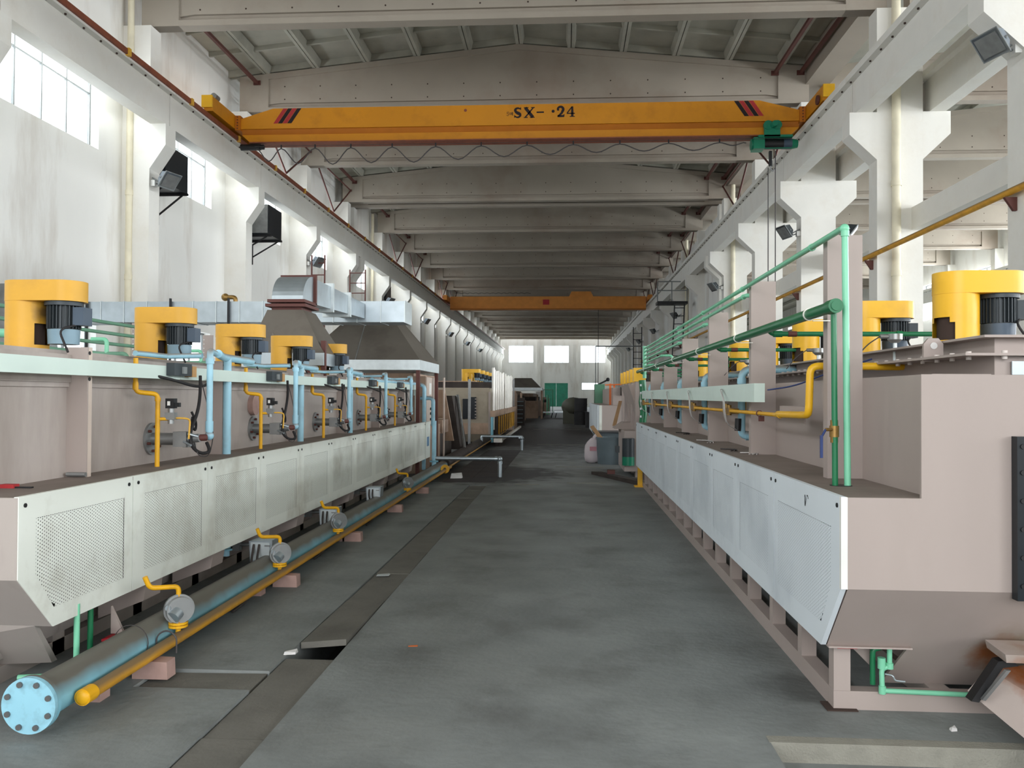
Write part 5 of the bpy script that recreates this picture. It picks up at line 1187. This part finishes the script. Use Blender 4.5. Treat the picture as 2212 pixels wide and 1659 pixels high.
put('step_frame', MB().cyl((-2.9, 22.4, 1.6), (-2.45, 20.6, .05), .045, n=6).cyl((-3.4, 22.4, 1.6), (-2.95, 20.6, .05), .045, n=6).box(-2.62, -2.55, 22.5, 22.56, 0, 2.05), 'steel', t)
put('conveyor_guard', MB().hexa([(-3.5, 21.6, .2), (-2.7, 21.6, .2), (-2.7, 23, .2), (-3.5, 23, .2), (-3.5, 21.7, 1.6), (-2.95, 21.7, 1.6), (-2.95, 23, 1.6), (-3.5, 23, 1.6)]), 'dark_mach', t)
# second furnace block
t = thing('second_furnace', 'grey beige furnace block with dark grille beyond the brown machinery', 'furnace', (-3.3, 30, 0))
put('body', MB().box(-4.6, -2.42, 26.9, 36, .36, 1.74), 'beige_grimy', t); put('roof_band', MB().box(-4.6, -2.44, 26.95, 36, 1.74, 1.86), 'beige_grimy', t)
put('corner_post', MB().box(-2.46, -2.40, 26.86, 26.9, .36, 1.74), 'beige', t)
put('skirt', MB().hexa([(-4.4, 27.1, .1), (-2.5, 27.1, .1), (-2.5, 36, .1), (-4.4, 36, .1), (-4.6, 26.9, .36), (-2.42, 26.9, .36), (-2.42, 36, .36), (-4.6, 36, .36)]), 'beige_grimy', t)
put('lower_sheet', MB().box(-4.6, -2.44, 26.88, 26.9, .36, .72), 'brown_mach', t)
gr = put('grille', MB().box(-3.08, -2.86, 26.85, 26.9, .85, 1.56), 'black_panel', t)
for k in range(7): put('grille_clip', MB().box(-2.9, -2.85, 26.83, 26.85, .88 + k * .1, .91 + k * .1), 'beige', gr)
for xq, yq in ((-4.3, 27.3), (-2.7, 27.3), (-4.3, 35.7), (-2.7, 35.7)): put('leg', MB().box(xq, xq + .12, yq, yq + .12, 0, .1), 'dark_mach', t)
put('side_grille', MB().box(-3.3, -3.12, 26.85, 26.9, .85, 1.5), 'black_panel', t)
put('top_rail', MB().box(-4.4, -2.4, 27, 34, 1.86, 2.05), 'dark_mach', t)
put('top_sheet', MB().box(-4.4, -2.9, 26.96, 34, 2.05, 2.08), 'brown_mach', t)
for i in range(5):
    fan(-3.36, 28.0 + 1.5 * i, 2.08, '%s small yellow fan on the second furnace block on the left' % PL(i), 'fans of the second left furnace', (1, -.15), 'yellow', 'cowl', .42)
# white tubes rack
t = thing('tube_rack', 'rack of tall pale vertical tubes along the second left furnace', 'tubes', (-2.3, 31, .8))
for k in range(12):
    yy = 27.3 + .78 * k + (.35 if k > 5 else 0); h_ = 2.47 - .005 * k + random.uniform(-.06, .06)
    put('tube', MB().cyl((-2.32, yy, 1.1), (-2.32, yy, h_), .046, n=10), 'tube_white', t)
    if k == 0: put('tube', MB().cyl((-2.32, 27.0, .5), (-2.32, 27.0, 2.52), .05, n=10), 'tube_white', t)
put('manifold', MB().box(-2.40, -2.24, 26.8, 39, .92, 1.12), 'brown_mach', t)
put('lower_case', MB().box(-2.40, -2.28, 27.6, 38, .3, .9), 'dark_mach', t)
for k in range(9): yy = 27.9 + 1.0 * k; put('gas_drop', MB().cyl((-2.2, yy, .32), (-2.2, yy, .92), .028, n=8), 'floor_yellow', t)
put('air_post', MB().cyl((-2.33, 26.75, .1), (-2.33, 26.75, .92), .045, n=10), 'blue_dusty', t)
put('tray_box', MB().box(-2.25, -1.98, 26.4, 26.8, .12, .24), 'tube_white', t)
put('tray_run', MB().box(-2.06, -1.98, 26.8, 38, .16, .24), 'tube_white', t)
put('tray_leg', MB().box(-2.2, -2.1, 26.5, 26.6, 0, .12), 'dark_mach', t)
t = thing('furnace_line', 'low beige block of the distant left production line', 'furnace', (-3.3, 38, 0))
put('body', MB().box(-4.6, -2.45, 39, 43.0, 0, 1.75), 'brown_mach', t)
puts('guard_post', MB().box(-2.45, -2.38, 39.3, 39.5, 0, 2.4), 'steel', t)
t = thing('step_unit', 'dark steel steps at the end of the distant left line', 'steps', (-2.3, 45, 0))
put('side_panel', MB().box(-3.6, -2.9, 44.0, 46, 0, 1.45).box(-3.6, -2.2, 45.5, 46, 0, 1.5), 'dark_mach', t)
for k in range(6): put('tread', MB().box(-2.9, -2.25, 44.2 + k * .2, 44.45 + k * .2, .18 + k * .22, .22 + k * .22), 'bin', t)
# farther machines as a simple line of separate machines
def far_machine(x0, x1, y0, y1, h_, lb, extra=True, mt='brown_mach'):
    t = thing('machine', lb, 'machine', ((x0 + x1) / 2, y0, 0))
    put('body', MB().box(x0, x1, y0, y1, 0, h_ * .7), mt, t); put('frame', MB().box(x0 + .1, x1 - .1, y0 + .2, y1 - .2, h_ * .7, h_ * .86), 'dark_mach', t)
    put('top_guard', MB().box(x0 + .3, x1 - .3, y0 + .5, y1 - .5, h_ * .86, h_), mt, t)
    for yy in (y0, y0 + .3): puts('post', MB().box(x1 - .02, x1 + .08, yy, yy + .1, 0, h_ * .95), mt, t)
    return t
far_machine(-4.8, -2.6, 49, 56, 1.9, 'brown distant machine behind the dark steps')
t = thing('exhaust_hood', 'small distant dark hood above the far left machines', 'hood', (-3, 60, 2))
put('hood_cone', frustum(-4.2, -1.7, 59, 62, 2.2, -3.6, -2.4, 60, 61, 2.9), 'hood', t); put('hood_skirt', MB().box(-4.4, -1.6, 58.8, 62.2, 2.0, 2.2), 'galv_pale', t); puts('post', MB().box(-1.7, -1.55, 59, 59.2, 0, 2).box(-4.3, -4.15, 59, 59.2, 0, 2), 'brown_mach', t)
t = thing('branch_duct', 'small distant galvanised duct over the far left machines', 'duct', (-4, 57, 2))
put('duct_section', MB().hexa([(-6.2, 56, 2.3), (-4.0, 57, 1.9), (-4.0, 58, 1.9), (-6.2, 57, 2.3), (-6.2, 56, 2.8), (-4.0, 57, 2.4), (-4.0, 58, 2.4), (-6.2, 57, 2.8)]), 'galv_pale', t); put('stand', MB().box(-6.1, -6.0, 56.3, 56.4, 0, 2.32), 'dark_mach', t)
far_machine(-4.2, -2.0, 60, 70, 1.8, 'cluttered tan machine under the distant hood')
far_machine(-3.4, -1.5, 74, 84, 1.5, 'low far machine near the green end door on the left')
t = thing('white_cabinet', 'tall narrow white cabinet far away left of the green door', 'cabinet', (-2.2, 72, 0)); put('cabinet_body', MB().box(-2.5, -2.0, 72, 72.5, .4, 2.0), 'label_white', t); put('plinth', MB().box(-2.5, -2.0, 72, 72.5, 0, .4), 'dark_mach', t)
t = thing('pipe_stand', 'pale green pipe stand far away beside the green door', 'stand', (-1.4, 72, 0)); puts('post', MB().cyl((-1.5, 72, 0), (-1.5, 72, 1.7), .08, n=8).cyl((-1.3, 72, 0), (-1.3, 72, 1.5), .05, n=8), 'green_light', t); put('door_frame', MB().box(-1.9, -1.84, 74, 74.06, 0, 2.2).box(-1.1, -1.04, 74, 74.06, 0, 2.2).box(-1.9, -1.04, 74, 74.06, 2.14, 2.2), 'green_dark', t)
# trolleys in front of the end door
for k, (x, y) in enumerate([(-1.3, 62), (-.4, 62)]):
    t = thing('trolley', ['left low steel trolley on the floor before the green door', 'right low steel trolley on the floor before the green door'][k], 'trolley', (x, y, 0))
    put('deck', MB().box(x - .38, x + .38, y, y + 2, .35, .42), 'galv', t)
    for xx_ in (x - .3, x + .3): puts('leg', MB().cyl((xx_, y + .1, 0), (xx_ + .1, y + .1, .35), .03, n=6), 'black', t)
# galvanised hoops over the floor trench
for k, (xa, xb, y, lb) in enumerate([(-2.55, -1.27, 16.4, 'nearer silver pipe guard bent down onto the floor'), (-2.45, -1.25, 24.6, 'farther silver pipe guard bent down onto the floor')]):
    t = thing('pipe_guard', lb, 'pipe', (xb, y, 0))
    put('pipe', MB().tube([(xa, y, .36), (xb, y, .36), (xb, y, 0)] if k == 0 else [(xa, y, .1), (xa, y, .4), (xb, y, .4), (xb, y, 0)], .04, n=12, bend=.04), 'galv', t)
    puts('elbow', MB().ball((xb - .005, y, .355), .058).cyl((xb - .1, y, .36), (xb - .05, y, .36), .052, n=12).cyl((xb, y, .26), (xb, y, .31), .052, n=12), 'galv', t)
# litter
def litter(x, y, w_, d_, h_, lb, mt='litter', cat='paper'):
    put('scrap', MB().hexa([(x, y, .0), (x + w_, y + d_ * .2, .0), (x + w_, y + d_, .0), (x, y + d_ * .8, .0), (x + w_ * .1, y, h_), (x + w_, y + d_ * .3, h_ * .6), (x + w_ * .9, y + d_, h_), (x, y + d_ * .7, h_ * .5)]), mt, label=lb, cat=cat)
litter(-1.72, 5.05, .07, .07, .02, 'crumpled white scrap by the lifted trench cover'); litter(-1.66, 7.3, .11, .1, .006, 'strip of silver tape across the trench covers', 'galv_pale', 'tape')
litter(-.99, 5.28, .06, .03, .003, 'tiny orange scrap on the aisle floor', 'orange'); litter(-2.2, 16.0, .22, .2, .1, 'white crumpled cup lying by the end of the ochre pipe')
litter(1.86, 4.15, .03, .03, .02, 'small pale pebble beside the pit edge', 'litter', 'pebble')
t = thing('red_tool', 'red handled tool at the left edge of the left shelf', 'tool', (-2.95, 4.3, 1.1)); put('handle', MB().box(-3.03, -2.95, 4.30, 4.35, ZS, ZS + .02), 'stripe_red', t); put('blade', MB().box(-2.95, -2.86, 4.31, 4.335, ZS, ZS + .008), 'black', t)
put('red_cover', MB().cyl((LW, 7.95, 1.5), (LW + .05, 7.95, 1.5), .10, n=20), 'pink_block', label='dull pinkish round cover behind the second left gas drop', cat='cover')

# ---------------------------------------------------------------- middle distance, right
t = thing('end_machine', 'beige discharge machine with motor at the far end of the right panels', 'machine', (1.9, 17, 0))
put('lower_case', MB().box(1.18, 2.6, 16.6, 18.4, .12, .92).hexa([(1.05, 17.6, .92), (2.4, 17.6, .92), (2.4, 18.6, .92), (1.05, 18.6, .92), (1.25, 17.8, 1.05), (2.4, 17.8, 1.05), (2.4, 18.6, 1.05), (1.25, 18.6, 1.05)]), 'beige', t)
put('motor', MB().cyl((1.25, 16.5, .42), (1.25, 16.5, .78), .12, n=18), 'motor', t); put('motor_foot', MB().cyl((1.25, 16.5, .25), (1.25, 16.5, .42), .12, n=18), 'hoist_green', t)
put('switch_box', MB().box(1.0, 1.08, 16.5, 16.6, .5, .62), 'motor', t)
put('upper_case', MB().hexa([(1.5, 16.5, 1.05), (2.6, 16.5, 1.05), (2.6, 18.5, 1.05), (1.5, 18.5, 1.05), (1.3, 17.2, 1.85), (2.6, 17.2, 1.85), (2.6, 19.5, 1.85), (1.3, 19.5, 1.85)]), 'beige', t)
put('wood_chute', MB().hexa([(1.06, 18.6, .95), (1.14, 18.6, .95), (1.14, 18.7, .95), (1.06, 18.7, .95), (1.26, 19.5, 1.5), (1.33, 19.5, 1.5), (1.33, 19.6, 1.5), (1.26, 19.6, 1.5)]), 'wood', t)
t = thing('wrapped_column', 'green plastic wrapped pipe bundle at the far end of the right line', 'pipe', (1.5, 16.3, 1.1))
gb = MB(); pv = []
put('bundle', MB().tube([(1.50, 16.2, 1.1), (1.52, 16.2, 1.3), (1.49, 16.2, 1.5), (1.51, 16.2, 1.7), (1.49, 16.2, 1.92)], .07, n=9), 'green_dark', t)
for k in range(5): put('silver_tape', MB().box(1.44, 1.47, 16.1, 16.12, 1.2 + k * .15, 1.24 + k * .15), 'galv_pale', t)
for i in range(5):
    y = 16.75 + .95 * i; t = thing('fan_housing', '%s distant yellow fan case beyond the right line' % PL(i), 'fan', (1.5, y, 1.92), 'distant fan cases on the right')
    put('drum', MB().box(1.36, 1.6, y - .12, y + .12, 1.9, 2.17), 'yellow', t); put('motor', MB().cyl((1.78, y, 1.9), (1.78, y, 2.15), .1, n=14), 'motor', t); put('stand', MB().box(1.4, 1.9, y - .1, y + .1, 0, 1.9), 'beige', t)
t = thing('furnace_line', 'second beige furnace with pale side panel in the right middle distance', 'furnace', (2, 27, 0))
put('side_panel', MB().box(.88, .95, 22.6, 30, .45, 1.36), 'panel_blue', t); put('front_plate', MB().prism([(.95, .40), (2.3, .40), (2.3, 1.36), (.95, 1.36)], 'y', 22.6, 30), 'beige', t)
put('corner_trim', MB().box(.93, 1.0, 22.57, 22.6, .45, 1.36), 'panel_cream', t)
put('skirt', MB().prism([(1.05, .1), (2.3, .1), (2.3, .40), (.97, .40)], 'y', 22.65, 30), 'beige', t)
put('upper_body', MB().box(1.35, 2.8, 23.5, 30, 1.36, 1.85), 'beige', t)
for xq, yq in ((1.15, 22.8), (2.15, 22.8), (1.15, 29.7), (2.15, 29.7)): put('leg', MB().box(xq, xq + .1, yq, yq + .1, 0, .1), 'beige', t)
put('crank', MB().box(1.55, 2.0, 22.5, 22.58, 1.40, 1.46).box(1.74, 1.8, 22.5, 22.58, 1.3, 1.62), 'brown_steel', t)
put('cylinder_top', MB().cyl((1.55, 23.4, 1.75), (1.95, 23.4, 1.75), .12, n=14), 'dark_mach', t)
put('top_rails', MB().cyl((1.15, 24, 1.93), (1.7, 24, 1.95), .02, n=6).box(1.27, 1.33, 24, 24.06, 1.36, 1.97).box(1.40, 1.45, 24.2, 24.25, 1.36, 1.93), 'orange', t)
t = thing('green_machine', 'green guarded machine with sloping pipe in the right distance', 'machine', (1, 30, 0))
put('guard', MB().box(1.1, 1.45, 30.5, 31.5, 0, 2.05), 'green_dark', t); put('sloping_pipe', MB().cyl((1.15, 30.6, 2.0), (1.55, 30.6, 2.2), .03, n=8).ball((1.57, 30.6, 2.22), .07), 'black', t)
# bag, bins, drums
bag = thing('sack', 'stuffed white woven sack standing in the aisle', 'sack', (.68, 20.2, 0))
V = []; F = []; n = 18; hs = [0, .04, .14, .3, .42, .5, .56, .6]; rs = [.10, .16, .2, .205, .185, .14, .09, .05]
for h_, r_ in zip(hs, rs):
    for i in range(n):
        a = 2 * math.pi * i / n; q = r_ * (1 + .07 * math.sin(3 * a + h_ * 9) + .04 * math.sin(7 * a)); V.append((.66 + q * math.cos(a) + h_ * .06, 20.2 + q * math.sin(a) * .8, h_))
F = [(j * n + i, j * n + (i + 1) % n, (j + 1) * n + (i + 1) % n, (j + 1) * n + i) for j in range(len(hs) - 1) for i in range(n)] + [tuple(range(n))[::-1], tuple(range((len(hs) - 1) * n, len(hs) * n))]
put('sack_body', MB().add(V, F, True), 'bag', bag); put('printed_patch', MB().box(.60, .76, 20.01, 20.02, .3, .4), 'bag_print', bag); put('tied_neck', MB().cyl((.7, 20.2, .58), (.8, 20.2, .66), .05, .08, n=9), 'bag', bag)
t = thing('waste_bin', 'large grey blue open bin beside the white sack', 'bin', (1.1, 20, 0))
b_ = MB().cyl((1.12, 20.0, 0), (1.12, 20.0, .62), .33, .36, n=28, caps=False).cyl((1.12, 20.0, .62), (1.12, 20.0, .03), .34, .31, n=28, caps=False).ring((1.12, 20, .62), (0, 0, 1), .375, .335, .03).cyl((1.12, 20, .02), (1.12, 20, .05), .31, n=24)
put('bin_wall', b_, 'bin', t); put('board', MB().hexa([(.62, 20.3, .85), (.70, 20.3, .88), (.95, 19.9, .55), (.87, 19.9, .52), (.62, 20.35, .87), (.70, 20.35, .90), (.95, 19.95, .57), (.87, 19.95, .54)]), 'wood', t)
t = thing('waste_bin', 'low dark box behind the grey blue bin', 'bin', (1.2, 21, 0)); put('bin_wall', MB().box(.75, 1.75, 21, 22, 0, .68), 'bin', t); put('bin_rim', MB().box(.72, 1.78, 20.97, 22.03, .68, .71), 'motor', t)
for k, (x, y, z0, h_, r_, mt, lb) in enumerate([(.55, 47, 0, .75, .38, 'drum_dark', 'dark drum on the floor, front of the right distance'), (.55, 47, .75, .75, .36, 'drum_dark', 'dark drum stacked on another in the right distance'), (1.45, 40, 0, .7, .36, 'drum_olive', 'olive topped drum standing nearest of the far drums'), (1.45, 40, .7, .5, .34, 'drum_dark', 'small dark drum on the olive topped drum'), (1.9, 52, 0, 1.0, .45, 'drum_dark', 'wide dark drum behind the olive topped drum'), (1.9, 52, 1.0, 1.0, .42, 'drum_dark', 'dark drum on the wide drum'), (3.0, 54, 0, 1.9, .6, 'drum_dark', 'big dark tank near the small end window'), (1.1, 43, 0, .8, .4, 'drum_dark', 'dark drum between the far stacks'), (2.0, 37, 0, 1.1, .35, 'bin', 'blue grey drum beside the second right furnace')]):
    x += .35; t = thing('oil_drum', lb, 'drum', (x, y, z0), 'far drums')
    put('drum_wall', MB().cyl((x, y, z0 + .01), (x, y, z0 + h_ - .01), r_, n=20), mt, t); puts('rim', MB().ring((x, y, z0 + h_ - .02), (0, 0, 1), r_ + .02, r_ - .03, .03).ring((x, y, z0 + h_ / 2), (0, 0, 1), r_ + .015, r_ - .03, .03), mt, t)
t = thing('covered_pile', 'heap under dark sheeting on the far drums', 'pile', (.5, 50, 0)); put('sheeting', MB().ball((.5, 49, 1.0), .7, .8, .55).box(-.1, 1.1, 48.5, 49.5, 0, 1.0), 'drum_olive', t)
far_machine(3.2, 5.5, 34, 48, 1.9, 'beige machine block behind the right furnace line', mt='beige'); far_machine(3.2, 5.5, 62, 80, 1.8, 'distant beige machine on the right', mt='beige')
t = thing('floor_beam', 'dark steel offcuts lying below the end of the right line', 'scrap', (1.1, 15.6, 0)); put('offcut', MB().hexa([(.55, 17.2, 0), (.75, 17.2, 0), (1.5, 15.2, 0), (1.3, 15.2, 0), (.55, 17.2, .06), (.75, 17.2, .06), (1.5, 15.2, .08), (1.3, 15.2, .08)]), 'dark_mach', t); put('block', MB().box(.85, 1.0, 16.6, 16.8, .0, .14), 'brown_steel', t)
t = thing('yellow_post', 'small yellow post under the far end of the right panels', 'post', (1.28, 14.6, 0)); puts('post', MB().box(1.3, 1.38, 14.9, 15.0, 0, .45), 'yellow', t); put('foot', MB().box(1.24, 1.44, 14.85, 15.05, 0, .02), 'yellow', t)
fr = thing('overhead_pipe', 'thin grey overhead pipe standing in the right distance', 'pipe', (3.4, 60, 0)); put('bar', MB().cyl((2.2, 60, 0), (2.2, 60, 5.2), .03, n=6).cyl((2.2, 60, 5.2), (5.5, 60, 5.2), .04, n=6), 'frame_grey', fr)
